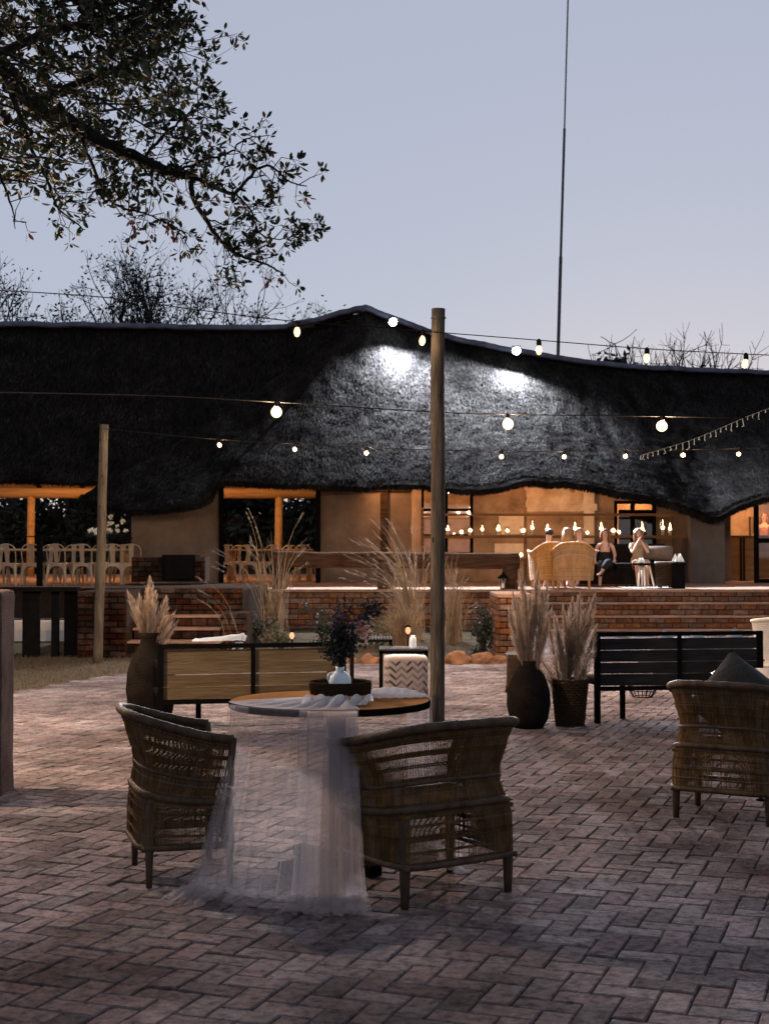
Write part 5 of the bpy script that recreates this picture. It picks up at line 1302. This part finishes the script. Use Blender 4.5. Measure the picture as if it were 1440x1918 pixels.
b = MB(); b.lathe([(.001, 0), (.125, 0), (.12, .02), (.115, .45), (.14, .46), (.14, .49), (.001, .49)], n=24); part('drum', b, M['black'], t)
b = MB(); b.lathe([(.001, .491), (.138, .491), (.136, .5), (.001, .5)], n=24); part('top', b, M['steelgrey'], t)
napkin('white folded napkin on the black drum table', (X(1270, 26.8), 26.85, DZ + .501), .14)
t = thing('pale_rug', 'pale rug under the lounge tables on the deck', 'rug', (X(1215, 27.2), 27.2, DZ + .006))
b = MB(); b.grid(lambda u, v: Vector((-.55 + 1.0 * u, -.42 + .9 * v, .006 * (1 + mnoise.noise(Vector((u * 7, v * 7, 0)))))), 16, 16); part('pile', b, M['rug'], t)

# ================================================================== PEOPLE
def skin_mesh(name, verts, edges, radii, m, root=0, sub=2):
    me = bpy.data.meshes.new(name); me.from_pydata([tuple(v) for v in verts], edges, []); o = bpy.data.objects.new(name, me); link(o)
    md = o.modifiers.new('Skin', 'SKIN'); md.use_smooth_shade = True; md.branch_smoothing = .3
    for i, r in enumerate(radii):
        sv = me.skin_vertices[0].data[i]; sv.radius = r if hasattr(r, '__len__') else (r, r); sv.use_root = (i == root)
    s_ = o.modifiers.new('Sub', 'SUBSURF'); s_.levels = sub; s_.render_levels = sub
    dg = bpy.context.evaluated_depsgraph_get(); nm = bpy.data.meshes.new_from_object(o.evaluated_get(dg)); nm.name = name
    bpy.data.objects.remove(o); nm.materials.clear(); nm.materials.append(m); nm.polygons.foreach_set('use_smooth', [True] * len(nm.polygons)); return nm
def person(label, loc, rz, hair, hair_long, clothes, pose, seat=.44, skirt=False, cover=None, size=.9):
    t = thing('person', label, 'person', loc, rz); t.scale = (size, size, size)
    v = []; e = []; r = []; idx = {}
    def J(n, p, rad, par=None):
        idx[n] = len(v); v.append(Vector(p)); r.append(rad)
        if par: e.append((idx[par], idx[n]))
    s = seat + .10; ln = pose.get('lean', 0.0); hd = pose.get('head', (0, 0)); nx, ny = hd
    J('pel', (0, 0, s), (.145, .115)); J('wst', (0, .01 + ln * .3, s + .18), (.115, .09), 'pel'); J('chs', (0, ln * .7, s + .34), (.135, .10), 'wst')
    J('up', (0, ln * .95, s + .45), (.10, .075), 'chs'); J('nk', (0, ln * 1.05, s + .53), .045, 'up')
    J('jaw', (nx * .4, ln * 1.1 + .02 + ny * .4, s + .60), (.058, .066), 'nk'); J('hd', (nx, ln * 1.15 + .012 + ny, s + .69), (.074, .090), 'jaw'); J('top', (nx, ln * 1.15 + ny, s + .765), (.05, .06), 'hd')
    for sd, S_ in (('L', -1), ('R', 1)):
        a = pose[sd]
        J('sh' + sd, (S_ * .155, ln * .9, s + .425), .052, 'up'); J('el' + sd, a[0], .038, 'sh' + sd); J('wr' + sd, a[1], .026, 'el' + sd)
        d = (Vector(a[1]) - Vector(a[0])).normalized(); J('pm' + sd, Vector(a[1]) + d * .055, (.034, .018), 'wr' + sd)
        sid = d.cross(Vector((0, 0, 1))); sid = sid.normalized() if sid.length > .1 else Vector((1, 0, 0)); up_ = sid.cross(d)
        for k, (o_, l_) in enumerate(((-.027, .055), (-.009, .068), (.009, .064), (.027, .048))):
            q = v[idx['pm' + sd]] + d * .035 + sid * o_; J('f%d%s' % (k, sd), q, .0095, 'pm' + sd); J('g%d%s' % (k, sd), q + d * l_ * .8 - up_ * .015, .0075, 'f%d%s' % (k, sd))
        J('th' + sd, v[idx['pm' + sd]] + sid * S_ * .04 + d * .005, .011, 'pm' + sd); J('ti' + sd, v[idx['th' + sd]] + d * .035 + sid * S_ * .012, .009, 'th' + sd)
        k_ = pose['k' + sd]
        J('hp' + sd, (S_ * .085, .03, s - .03), .088, 'pel'); J('kn' + sd, k_[0], .058, 'hp' + sd); J('cf' + sd, Vector(k_[0]).lerp(Vector(k_[1]), .35), .054, 'kn' + sd); J('an' + sd, k_[1], .034, 'cf' + sd)
        fd = Vector(pose.get('t' + sd, (0, 1, -.25))).normalized(); J('he' + sd, Vector(k_[1]) - fd * .03 - Vector((0, 0, .03)), .032, 'an' + sd); J('to' + sd, Vector(k_[1]) + fd * .15 - Vector((0, 0, .03)), (.034, .022), 'an' + sd)
    part('body', skin_mesh('body', v, e, r, M['skin'], 0), None, t)
    # face
    hc = v[idx['hd']]; b = MB()
    b.add([hc + Vector((-.012, .082, -.030)), hc + Vector((.012, .082, -.030)), hc + Vector((0, .112, -.026)), hc + Vector((0, .086, .022))], [(0, 1, 2), (0, 2, 3), (1, 3, 2)]); part('nose', b, M['skin'], t, smooth=True)
    for S_ in (-1, 1):
        b = MB(); b.ball(hc + Vector((S_ * .030, .078, .006)), .011, 8, 6, sc=(1.3, .7, .8)); part('eye', b, M['eye'], t, smooth=True)
        b = MB(); b.ball(hc + Vector((S_ * .074, -.005, -.01)), .026, 8, 6, sc=(.4, .8, 1.2)); part('ear', b, M['skin'], t, smooth=True)
    b = MB(); b.ball(hc + Vector((0, .083, -.052)), .020, 8, 5, sc=(1.2, .5, .4)); part('mouth', b, M['lip'], t, smooth=True)
    # hair
    b = MB()
    def hf(u, v_):
        a = R(90) + 2 * math.pi * u; ph = math.pi * (.0 + .62 * v_) if True else 0
        front = max(0, math.sin(a)); lim = (.60 - .33 * front ** 1.5); ph = math.pi * lim * v_
        rr_ = Vector((.092 * math.sin(ph) * math.cos(a), .106 * math.sin(ph) * math.sin(a) - .008, .098 * math.cos(ph)))
        return hc + Vector((0, 0, .018)) + rr_ * (1 + .03 * math.sin(a * 9 + v_ * 5))
    b.grid(hf, 36, 12); hr = part('hair', b, M[hair], t, smooth=True)
    if hair_long:
        b = MB(); n = 70
        for i in range(n):
            a = R(155) + R(230) * i / n; p0_ = hc + Vector((.082 * math.cos(a), .088 * math.sin(a) - .01, random.uniform(-.01, .05))); L_ = hair_long * random.uniform(.75, 1.1)
            b.tube([p0_, p0_ + Vector((math.cos(a) * .02, math.sin(a) * .02 - .005, -L_ * .45)), p0_ + Vector((math.cos(a) * .012 + random.gauss(0, .012), math.sin(a) * .02, -L_))], [.014, .016, .006], 5)
        part('hair_lengths', b, M[hair], hr, smooth=True)
    else:
        b = MB(); b.ball(hc + Vector((0, -.11, .01)), .042, 10, 7); part('hair_bun', b, M[hair], hr, smooth=True)
    # clothes: a shell grown over the same joints
    keep = ['pel', 'wst', 'chs'] + (['up'] if cover in ('full', 'sleeves') else []); vv = []; ee = []; rr2 = []; im = {}
    def K(n, k, par=None, p=None):
        im[n] = len(vv); vv.append(p if p is not None else v[idx[n]]); q = r[idx[n]] if n in idx else k
        rr2.append(tuple(x + k for x in q) if hasattr(q, '__len__') else (q + k if n in idx else k))
        if par: ee.append((im[par], im[n]))
    K('pel', .018); K('wst', .014, 'pel'); K('chs', .014, 'wst')
    if cover in ('full', 'sleeves'): K('up', .012, 'chs')
    if cover == 'sleeves':
        for sd in 'LR': K('sh' + sd, .022, 'up'); K('sx' + sd, .062, 'sh' + sd, v[idx['sh' + sd]].lerp(v[idx['el' + sd]], .6))
    for sd in 'LR':
        K('hp' + sd, .022, 'pel'); K('kn' + sd, .030, 'hp' + sd)
        if skirt: K('sk' + sd, .085, 'kn' + sd, v[idx['kn' + sd]].lerp(v[idx['an' + sd]], .75))
    part('clothing', skin_mesh('clothing', vv, ee, rr2, M[clothes], 0), None, t)
    if cover is None:
        for S_ in (-1, 1):
            b = MB(); b.tube([v[idx['chs']] + Vector((S_ * .07, .095, .05)), v[idx['up']] + Vector((S_ * .085, .03, .062)), v[idx['up']] + Vector((S_ * .08, -.07, -.02))], .010, 5); part('strap', b, M[clothes], t)
    return t
sit = dict(L=((-.24, .05, .72), (-.16, .24, .62)), R=((.24, .05, .72), (.16, .24, .62)), kL=((-.11, .45, .52), (-.11, .48, .09)), kR=((.11, .45, .52), (.11, .48, .09)))
person('person in a pale grey top sitting in the left rattan armchair, seen from behind', (X(1028, 27.35), 27.42, DZ), R(14), 'hair_dark', 0, 'palegrey', dict(sit, head=(.03, .02)), .36, cover='full')
person('person in a white strappy top sitting in the right rattan armchair, seen from behind', (X(1062, 27.1), 27.12, DZ), R(-6), 'hair_blonde', .34, 'whitetop', dict(sit, lean=-.02, head=(.0, .0)), .38)
person('person in a beige dress leaning in between the right rattan armchair and the sofa', (X(1088, 28.3), 28.3, DZ), R(150), 'hair_blonde', .10, 'beige', dict(sit, lean=.06, L=((-.28, .02, .80), (-.42, .18, .80)), head=(.0, .02)), .40, cover='full')
cross = dict(L=((-.22, .0, .70), (-.20, .22, .60)), R=((.23, .02, .70), (.22, .24, .58)), kL=((-.06, .46, .55), (.10, .60, .30)), kR=((.10, .45, .52), (.12, .52, .09)), tL=(.55, .8, -.1))
person('person in a black dress sitting with crossed legs on the dark sofa', (X(1135, 28.6), 28.75, DZ), R(172), 'hair_red', .16, 'blackdress', dict(cross, lean=.03), .39, skirt=True)
think = dict(L=((-.18, .26, .74), (-.03, .22, 1.02)), R=((.18, .26, .74), (.03, .24, 1.02)), kL=((-.13, .44, .54), (-.10, .46, .09)), kR=((.13, .44, .54), (.12, .50, .09)), lean=.10)
person('person in a beige top holding both hands to the mouth on the sofa', (X(1195, 28.6), 28.7, DZ), R(184), 'hair_red', .22, 'beige', think, .40, skirt=False, cover='sleeves')
stand = dict(L=((-.27, .02, 1.12), (-.22, .20, 1.05)), R=((.27, .02, 1.12), (.22, .20, 1.05)), kL=((-.10, .02, .50), (-.10, .0, .09)), kR=((.10, .02, .50), (.10, .0, .09)))
person('person in a pink dress standing behind the glass door at the right edge', (X(1432, 35.4), 35.4, DZ), R(150), 'hair_red', .25, 'pinkdress', stand, .82, cover='full', size=.98)
# ================================================================== VEGETATION
def tuft(name, label, base, tips, n, m, spread, wd, group=None, plume_=None, cat='ornamental grass'):
    t = thing(name, label, cat, base, 0, group); b = MB(); pl = MB(); B = Vector(base)
    for i in range(n):
        tp = Vector(random.choice(tips)) - B; tp += Vector((random.gauss(0, spread), random.gauss(0, spread), random.gauss(0, spread * .8))); tp.z = max(tp.z, .2) * random.uniform(.55, 1.0)
        p0_ = Vector((random.gauss(0, .09), random.gauss(0, .09), 0)); mid = p0_.lerp(tp, .55) + Vector((0, 0, .16 * tp.z)); mid.x = p0_.x + (tp.x - p0_.x) * .38
        C = sample_line([p0_, mid, tp], 7); b.strand(C, wd, wd * .35, (1, random.uniform(-.3, .3), 0))
        if plume_ and random.random() < plume_:
            d = (C[-1] - C[-2]).normalized()
            for k in range(26):
                f = random.random(); c = C[-1] - d * .22 * f; s = Vector((random.gauss(0, 1), random.gauss(0, 1), random.gauss(0, 1))).normalized(); pl.strand([c, c + s * .025 + d * .05 - Vector((0, 0, .012))], .005, .002)
    part('blades', b, m, t, kind='stuff')
    if plume_: part('seed_heads', pl, M['pampas'], t, kind='stuff')
    return t
def gp(px, py, D): return tuple(P(px, py, D))
D_ = 23.0
tuft('ornamental_grass', 'tall dry grass clump in front of the lit doorway', (X(517, D_), D_, .05), [gp(500, 985, D_), gp(520, 1000, D_), gp(470, 1000, D_), gp(552, 990, D_ - .2), gp(535, 1030, D_), gp(545, 1050, D_), gp(505, 1060, D_), gp(525, 1070, D_)], 70, M['reed'], .12, .010, 'tall dry grasses in the bed')
tuft('ornamental_grass', 'few long grass stalks arching over the left doorway chairs', (X(512, D_ - .3), D_ - .3, .05), [gp(467, 945, D_), gp(484, 968, D_), gp(574, 955, D_), gp(402, 997, D_), gp(430, 1005, D_)], 16, M['reed'], .04, .012, 'tall dry grasses in the bed', .95)
tuft('ornamental_grass', 'broad feathery grass clump left of the tall pole', (X(775, D_), D_, .05), [gp(700, 960, D_), gp(735, 955, D_), gp(655, 1010, D_), gp(690, 1000, D_), gp(745, 985, D_), gp(760, 1020, D_), gp(790, 1010, D_), gp(720, 1030, D_), gp(800, 1040, D_), gp(720, 1080, D_)], 130, M['reed'], .16, .009, 'tall dry grasses in the bed', .4)
tuft('ornamental_grass', 'upright golden grass clump right of the tall pole', (X(848, D_ - .5), D_ - .5, .05), [gp(835, 1030, D_), gp(855, 1045, D_), gp(825, 1050, D_), gp(872, 1060, D_), gp(862, 1080, D_), gp(880, 1070, D_)], 110, M['reed'], .10, .009, 'tall dry grasses in the bed', .05)
tuft('ornamental_grass', 'low brown grass clump behind the zigzag stools', (X(760, 21), 21, .04), [gp(720, 1130, 21), gp(750, 1120, 21), gp(790, 1125, 21), gp(700, 1160, 21)], 260, M['reed'], .10, .009, 'tall dry grasses in the bed')
tuft('ornamental_grass', 'drooping grass stalk leaning across the left brick steps', (X(440, 20.1), 20.1, .0), [gp(360, 1070, 20.1), gp(368, 1080, 20.1)], 4, M['reed'], .03, .010, 'tall dry grasses in the bed', .9)
def shrub(name, label, c, rx, rz, n, m, ls=.06, group='bed shrubs', cat='shrub'):
    t = thing(name, label, cat, (c[0], c[1], max(c[2], 0)), 0, group); b = MB(); s = MB()
    cl_ = [Vector((random.gauss(0, rx * .5), random.gauss(0, rx * .4), abs(random.gauss(rz * .5, rz * .3)))) for _ in range(14)]
    for q in cl_: s.tube([(0, 0, 0), q * .6 + Vector((0, 0, .02)), q], .008, 4)
    for i in range(n):
        q = random.choice(cl_) + Vector([random.gauss(0, rx * .17) for _ in range(3)]); q.z = max(q.z, .01); leafcard(b, q, [random.gauss(0, 1), random.gauss(0, 1), random.gauss(.3, 1)], ls * random.uniform(.6, 1.3), ls * .45)
    part('foliage', b, m, t, kind='stuff'); part('stems', s, M['bark'], t); return t
shrub('bed_shrub', 'dark leafy shrub beside the brick pier', (X(905, 20.6), 20.6, 0), .28, .75, 900, M['bush'], .07)
shrub('bed_shrub', 'low olive shrub left of the brown grass clump', (X(700, 21.5), 21.5, 0), .35, .45, 900, M['shrub'], .05)
shrub('bed_shrub', 'dark low shrub at the foot of the doorway grass', (X(475, 21.8), 21.8, 0), .30, .55, 700, M['bush'], .06)
shrub('bed_shrub', 'small grey green shrub beside the garden lamp', (X(525, 21), 21, 0), .18, .35, 500, M['shrub'], .05)
shrub('bed_shrub', 'dark shrub behind the dark flower bouquet', (X(610, 22), 22, 0), .22, .5, 600, M['bush'], .06)
# rocks along the edge of the bed
def rock(px, py, D, sx, sy, sz, lab):
    p = P(px, py, D); t = thing('bed_rock', lab, 'rock', (p.x, D, 0), random.uniform(0, 3), 'rocks edging the bed'); bm_ = bmesh.new(); bmesh.ops.create_icosphere(bm_, subdivisions=3, radius=1)
    for v_ in bm_.verts:
        k = 1 + .35 * mnoise.noise(v_.co * 1.1 + Vector((px, 0, 0))) + .15 * mnoise.noise(v_.co * 2.7 + Vector((0, px, 0))); c = v_.co * k
        v_.co = Vector((c.x * sx, c.y * sy, max(-.3, c.z) * sz))
    me = bpy.data.meshes.new('stone'); bm_.to_mesh(me); bm_.free(); me.materials.append(M['rock']); part('stone', me, None, t)
for (a, s, lab) in ((858, .22, 'flat reddish rock right of the tall pole'), (908, .20, 'rounded dark rock left of the brick pier'), (935, .13, 'small rock at the foot of the brick pier'), (690, .16, 'reddish rock seen under the black steel table'), (722, .14, 'small reddish rock behind the side table leg'), (650, .13, 'small rock half hidden by the white vase')):
    rock(a, 1240, 19.2, s, s * .8, s * .75, lab)
# garden lamp with orange glow, and a pink flower modelled as a glowing lamp
for (px, D, h, lab) in ((547, 21.0, .30, 'small glowing orange garden lamp behind the left bench'), (764, 20.2, .42, 'small pinkish flower modelled as a glowing lamp left of the tall pole')):
    t = thing('garden_lamp', lab, 'garden lamp', (X(px, D), D, 0), 0, 'garden lamps in the bed')
    b = MB(); b.tube([(0, 0, 0), (0, 0, h - .09)], .010, 6); part('stake', b, M['black'], t)
    b = MB(); b.lathe([(.012, h - .09), (.034, h - .06), (.038, h - .03), (.022, h), (.001, h + .01)], n=12); part('glow', b, M['garden'], t, smooth=True)
    b = MB(); b.lathe([(.045, h + .01), (.02, h + .035), (.001, h + .04)], n=12); part('cap', b, M['black'], t)

# ---- branching trees
def grow(tb, tips, p, d, ln, r, depth, maxd, bend=.28, up=.05, sides=5, nb=(2, 3), kink=3):
    pts = [p]; rr = [r]; q = p.copy(); dd = d.copy()
    for k in range(kink):
        dd = (dd + Vector((random.gauss(0, bend), random.gauss(0, bend), random.gauss(up, bend)))* .5).normalized(); q = q + dd * ln / kink; pts.append(q.copy()); rr.append(r * (1 - .35 * (k + 1) / kink))
    tb.tube(pts, rr, max(3, sides - depth), cap=False)
    tips.append((q.copy(), dd.copy(), depth))
    if depth >= maxd: return
    for k in range(random.randint(*nb)):
        nd = (dd + Vector([random.gauss(0, .62) for _ in range(3)])).normalized(); o = pts[random.choice((-1, -1, -2))]
        grow(tb, tips, o.copy(), nd, ln * random.uniform(.6, .85), r * random.uniform(.5, .68), depth + 1, maxd, bend, up, sides, nb, kink)
def far_tree(label, px, D, ytop, spread, maxd, leaves, m='fartree', group='bare trees beyond the roof', lw=.2, nb=(3, 3), r0=.11):
    base = Vector((X(px, D), D, 0)); H = Z(ytop, D); t = thing('background_tree', label, 'tree', base, 0, group); tb = MB(); tips = []
    st0 = random.getstate(); h0 = H * .42
    tb.tube([(0, 0, 0), (.1, 0, h0 * .5), (.05, 0, h0)], [.28, .22, .18], 8)
    for k in range(6):
        a = k / 6 * 6.28 + random.random(); d = Vector((math.cos(a) * spread, math.sin(a) * spread * .6, 1)).normalized(); grow(tb, tips, Vector((.05, 0, h0 * random.uniform(.8, 1.0))), d, H * .20, r0, 0, maxd, .22, .12, 5, nb)
    mx = max(q[0].z for q in tips); k = H / mx
    part('trunk', tb, M['fartree'], t); lf = MB()
    for (q, d, dep) in tips:
        if dep < maxd - 1: continue
        for i in range(leaves): leafcard(lf, q + Vector([random.gauss(0, lw) for _ in range(3)]), [random.gauss(0, 1) for _ in range(3)], random.uniform(.10, .22), .09)
    if lf.v: part('crown', lf, M[m], t, kind='stuff')
    for o in t.children: o.scale = (1, 1, k)
for (px, yt, sp, lv, lab) in ((48, 480, .5, 1, 'thin twiggy tree at the far left behind the long ridge'), (138, 462, .7, 4, 'densest twiggy tree behind the long ridge, second from the left'), (265, 455, .45, 3, 'tall loose tree behind the long ridge with one long leading twig'), (352, 476, .5, 2, 'round headed bare tree behind the middle of the left ridge'), (440, 522, .5, 0, 'low bare tree behind the right part of the left ridge'), (505, 555, .45, 0, 'small bare tree nearest the roof peak on its left')):
    random.seed(int(px)); far_tree(lab, px, 56, yt, sp, 5, 2 if px == 138 else 1, nb=(2, 3), r0=.15)
random.seed(91); far_tree('bare crooked tree behind the right ridge', 1330, 60, 603, .75, 4, 0)
random.seed(92); far_tree('small bare tree behind the middle of the right ridge', 1228, 62, 625, .4, 4, 0)
random.seed(93); far_tree('thin bare sapling right of the mast behind the ridge', 1150, 62, 618, .22, 3, 0)
random.seed(5)
def dense_tree(name, label, px, D, H, rx, n, m, ls, group):
    t = thing(name, label, 'tree', (X(px, D), D, 0), 0, group); tb = MB(); tips = []
    tb.tube([(0, 0, 0), (.1, .1, H * .3), (0, 0, H * .55)], [.25, .2, .12], 8)
    for k in range(9): a = k * 2.4; d = Vector((math.cos(a) * .9, math.sin(a) * .9, random.uniform(.2, 1))).normalized(); grow(tb, tips, Vector((0, 0, H * random.uniform(.2, .5))), d, rx * .5, .07, 0, 2, .25, .05, 5)
    part('trunk', tb, M['bark'], t); b = MB(); cs = [Vector((random.uniform(-rx, rx), random.uniform(-rx * .6, rx * .6), 0)) for _ in range(40)]
    for c in cs: c.z = H * (.12 + .8 * random.random() * math.sqrt(max(.05, 1 - (c.x / rx) ** 2)))
    for i in range(n):
        c = random.choice(cs); q = c + Vector([random.gauss(0, rx * .14) for _ in range(3)]); leafcard(b, q, [random.gauss(0, 1) for _ in range(3)], ls * random.uniform(.6, 1.4), ls * .5)
    part('crown', b, m, t, kind='stuff')
dense_tree('evergreen_tree', 'dark evergreen crown showing over the right ridge', 1150, 58, Z(643, 58), 2.3, 9000, M['bush'], .35, 'evergreens beyond the lodge')
for i, (px, D, H, lab) in enumerate(((-60, 46, 4.6, 'dark tree seen through the far left opening'), (110, 47, 5.2, 'dark tree behind the left hall chairs'), (230, 46, 4.4, 'dark tree behind the white flowers'), (430, 46, 5.0, 'dark tree seen in the left part of the doorway'), (560, 47, 5.2, 'dark tree seen in the right part of the doorway'), (660, 46, 4.6, 'dark tree behind the stucco wall'))):
    dense_tree('garden_tree', lab, px, D, H, 1.9, 3600, M['bush'], .34, 'dark trees behind the hall')
hd = thing('clipped_hedge', 'dark clipped hedge running behind the open hall', 'hedge', (-6, 50, 0)); b = MB()
for i in range(14000):
    leafcard(b, Vector((random.uniform(-11, 9), random.uniform(-.5, .5), random.uniform(0, 2.55) + .25 * math.sin(i))), [random.gauss(0, 1) for _ in range(3)], .34, .2)
part('foliage', b, M['bush'], hd, kind='stuff')
b = MB(); b.span((-11, .2, 0), (9, .5, 2.0)); part('twig_core', b, M['bark'], hd)

# ---- the big tree whose bough hangs in at the upper left
random.seed(21)
TD = 8.0
tr = thing('overhanging_tree', 'leafy tree bough hanging in from the upper left corner', 'tree', (-4.9, TD + .3, 0))
wood = MB(); leaf = MB(); red = MB()
wood.tube([(-4.9, TD + .3, -.05), (-4.8, TD + .3, 1.4), (-4.55, TD + .2, 2.8), (-4.1, TD + .1, 3.9)], [.26, .20, .17, .13], 12)
def bough(pts, r0, r1, n=40, wob=.012):
    C = sample_line(pts, n); 
    for i, c in enumerate(C): c += Vector([wob * mnoise.noise(Vector((i * .5, k_ * 9 + pts[0][0], 0))) for k_ in range(3)])
    wood.tube(C, [r0 + (r1 - r0) * i / n for i in range(n + 1)], 7, cap=False); return C
def Q(px, py, d=0): return P(px, py, TD + d)
main = bough([Vector((-4.1, TD + .1, 3.9)), Vector((-3.2, TD, 4.15)), Q(-60, 90), Q(60, 190), Q(140, 235), Q(200, 270), Q(265, 298), Q(320, 322), Q(360, 330)], .075, .020, 60)
b1 = bough([Q(360, 330), Q(360, 365), Q(385, 410), Q(415, 452), Q(450, 478), Q(500, 495), Q(530, 512)], .018, .004, 36)
b2 = bough([Q(355, 328), Q(400, 350), Q(440, 360), Q(475, 322), Q(505, 310), Q(540, 338), Q(575, 348)], .015, .003, 36)
b3 = bough([Q(330, 322), Q(380, 300), Q(430, 285), Q(455, 262), Q(485, 255)], .009, .003, 30)
b4 = bough([Q(265, 298), Q(310, 250), Q(340, 225), Q(365, 205), Q(382, 195)], .010, .003, 30)
b5 = bough([Q(60, 190, .2), Q(160, 150, .3), Q(240, 120, .4), Q(300, 95, .4), Q(345, 78, .4)], .03, .004, 36)
b6 = bough([Q(-20, 110, -.2), Q(90, 60, -.3), Q(190, 40, -.3), Q(260, 25, -.3), Q(318, 12, -.3)], .03, .003, 36)
b7 = bough([Q(140, 235), Q(170, 300), Q(190, 350), Q(220, 385), Q(255, 395), Q(285, 405), Q(330, 425)], .012, .003, 30)
b8 = bough([Q(20, 170), Q(60, 280), Q(90, 340), Q(110, 390), Q(160, 430)], .014, .003, 30)
b9 = bough([Q(-60, 160), Q(-30, 260), Q(0, 330), Q(20, 380), Q(30, 430)], .016, .002, 30)
b10 = bough([Q(415, 452), Q(432, 480), Q(438, 505), Q(440, 525)], .004, .002, 14)
b11 = bough([Q(440, 360), Q(470, 395), Q(490, 440), Q(540, 445), Q(555, 430)], .006, .002, 26)
b12 = bough([Q(385, 410), Q(430, 420), Q(460, 405), Q(480, 380)], .005, .002, 20)
def rosette(c, n, ls, d=None, redp=.03):
    d = d or Vector((random.gauss(.3, .6), random.gauss(0, .6), random.gauss(.35, .6)))
    for k in range(n):
        e = (d.normalized() * .8 + Vector([random.gauss(0, .75) for _ in range(3)])).normalized(); bb = red if random.random() < redp else leaf
        L_ = ls * random.uniform(.6, 1.2); s = e.cross(Vector((random.uniform(-1, 1), random.uniform(-1, 1), 1))).normalized(); nn = e.cross(s) * L_ * .05; w2 = L_ * random.uniform(.17, .24)
        p = c + e * .008; bb.add([p, p + e * L_ * .45 + s * w2 + nn, p + e * L_ * .8 + s * w2 * .75 + nn * .6, p + e * L_, p + e * L_ * .8 - s * w2 * .75 + nn * .6, p + e * L_ * .45 - s * w2 + nn, p + e * L_ * .5], [(0, 1, 2, 6), (6, 2, 3), (6, 3, 4), (0, 6, 4, 5)])
def twigs(C, n, ln, i0=0, ls=.055, nl=6, sub=2, redp=.03):
    for k in range(n):
        c = C[random.randint(i0, len(C) - 1)]; d = Vector((random.gauss(.35, .7), random.gauss(0, .75), random.gauss(0, .7))).normalized(); L_ = ln * random.uniform(.5, 1.2)
        m_ = c + d * L_ * .5 + Vector([random.gauss(0, .02) for _ in range(3)]); e = c + d * L_ + Vector([random.gauss(0, .03) for _ in range(3)]); wood.tube([c, m_, e], [.0032, .0026, .0014], 4, cap=False); rosette(e, nl, ls, d, redp)
        for s in range(sub):
            q = c.lerp(e, random.uniform(.35, .9)); d2 = (d + Vector([random.gauss(0, .8) for _ in range(3)])).normalized(); e2 = q + d2 * L_ * random.uniform(.3, .6); wood.tube([q, e2], [.002, .0012], 3, cap=False); rosette(e2, nl, ls, d2, redp)
for (C, n, ln, i0, sub) in ((b1, 22, .15, 8, 1), (b2, 25, .16, 4, 1), (b3, 22, .15, 4, 1), (b4, 24, .17, 3, 2), (b5, 60, .24, 8, 3), (b6, 60, .24, 8, 3), (b7, 30, .17, 6, 2), (b8, 22, .18, 4, 1), (b9, 9, .14, 4, 0), (b10, 6, .07, 4, 1), (b11, 16, .12, 4, 2), (b12, 10, .12, 4, 2), (main, 60, .22, 24, 2)):
    twigs(C, n, ln, i0, .052, 5, sub, .03)
for (px, py) in ((438, 520), (500, 522), (525, 520), (312, 425), (322, 415), (330, 440), (285, 432), (278, 140), (247, 412), (570, 370)):
    for k in range(3):
        c = Q(px + random.gauss(0, 4), py + random.gauss(0, 4)); wood.tube([c + Vector((0, 0, .05)), c], .0012, 3, cap=False)
        rosette(c, 3, .045, Vector((0, 0, -1)), .85)
# dense mass of foliage filling the corner
poly = [(-260, -160), (300, -160), (325, -10), (300, 30), (325, 80), (290, 110), (345, 150), (330, 190), (300, 205), (330, 235), (285, 265), (255, 285), (235, 300), (200, 290), (170, 320), (140, 340), (120, 320), (95, 350), (60, 360), (40, 340), (10, 365), (-260, 330)]
cnt = 0
while cnt < 1350:
    px, py = random.uniform(-260, 345), random.uniform(-160, 370)
    if not inside(px, py, poly): continue
    if mnoise.noise(Vector((px * .022, py * .03, 4.4))) < -.22 and random.random() < .8: continue
    c = P(px, py, TD + random.uniform(-1.0, 1.3)); d = Vector((random.gauss(.3, .7), random.gauss(0, .7), random.gauss(.2, .6))).normalized(); L_ = random.uniform(.06, .16)
    wood.tube([c, c + d * L_], [.003, .0014], 3, cap=False); rosette(c + d * L_, 7, .062, d, .01); cnt += 1
    if cnt % 5 == 0: wood.tube([c, c + Vector((-.25, random.gauss(0, .2), random.uniform(-.05, .2)))], [.004, .007], 4, cap=False)
# crown above and left of the picture
for i in range(1300):
    a = random.uniform(0, 6.28); r = random.random() ** .5; c = Vector((-4.3 + 2.4 * r * math.cos(a), TD + .3 + 2.2 * r * math.sin(a), 5.3 + random.uniform(-1.1, 1.2)))
    if c.x / c.y > -.24 and c.z < 1.5 + .40 * c.y: continue
    rosette(c, 6, .09, None, .01)
for i in range(3000):                       # unseen crown leaves added above the camera to shade the foreground
    c = Vector((random.uniform(-6.5, 4.0), random.uniform(-3.0, 8.5), random.uniform(4.9, 7.4)))
    if c.z < 1.9 + .43 * max(c.y, 0) or ((c.x + 1.2) / 5.4) ** 2 + ((c.y - 2.6) / 6.0) ** 2 > 1: continue
    if mnoise.noise(c * .55) < -.18: continue
    rosette(c, 6, .15, None, .01)
for k in range(10):
    a = k * .63; bough([Vector((-4.1, TD + .1, 3.9)), Vector((-4.3 + 1.0 * math.cos(a), TD + 1.0 * math.sin(a), 4.9)), Vector((-4.3 + 2.0 * math.cos(a), TD + 1.9 * math.sin(a), 5.6))], .05, .012, 12)
part('trunk', wood, M['bark'], tr, True); part('crown', leaf, M['leaf'], tr, True, kind='stuff'); part('dry_leaves', red, M['leaf_red'], tr, True, kind='stuff')
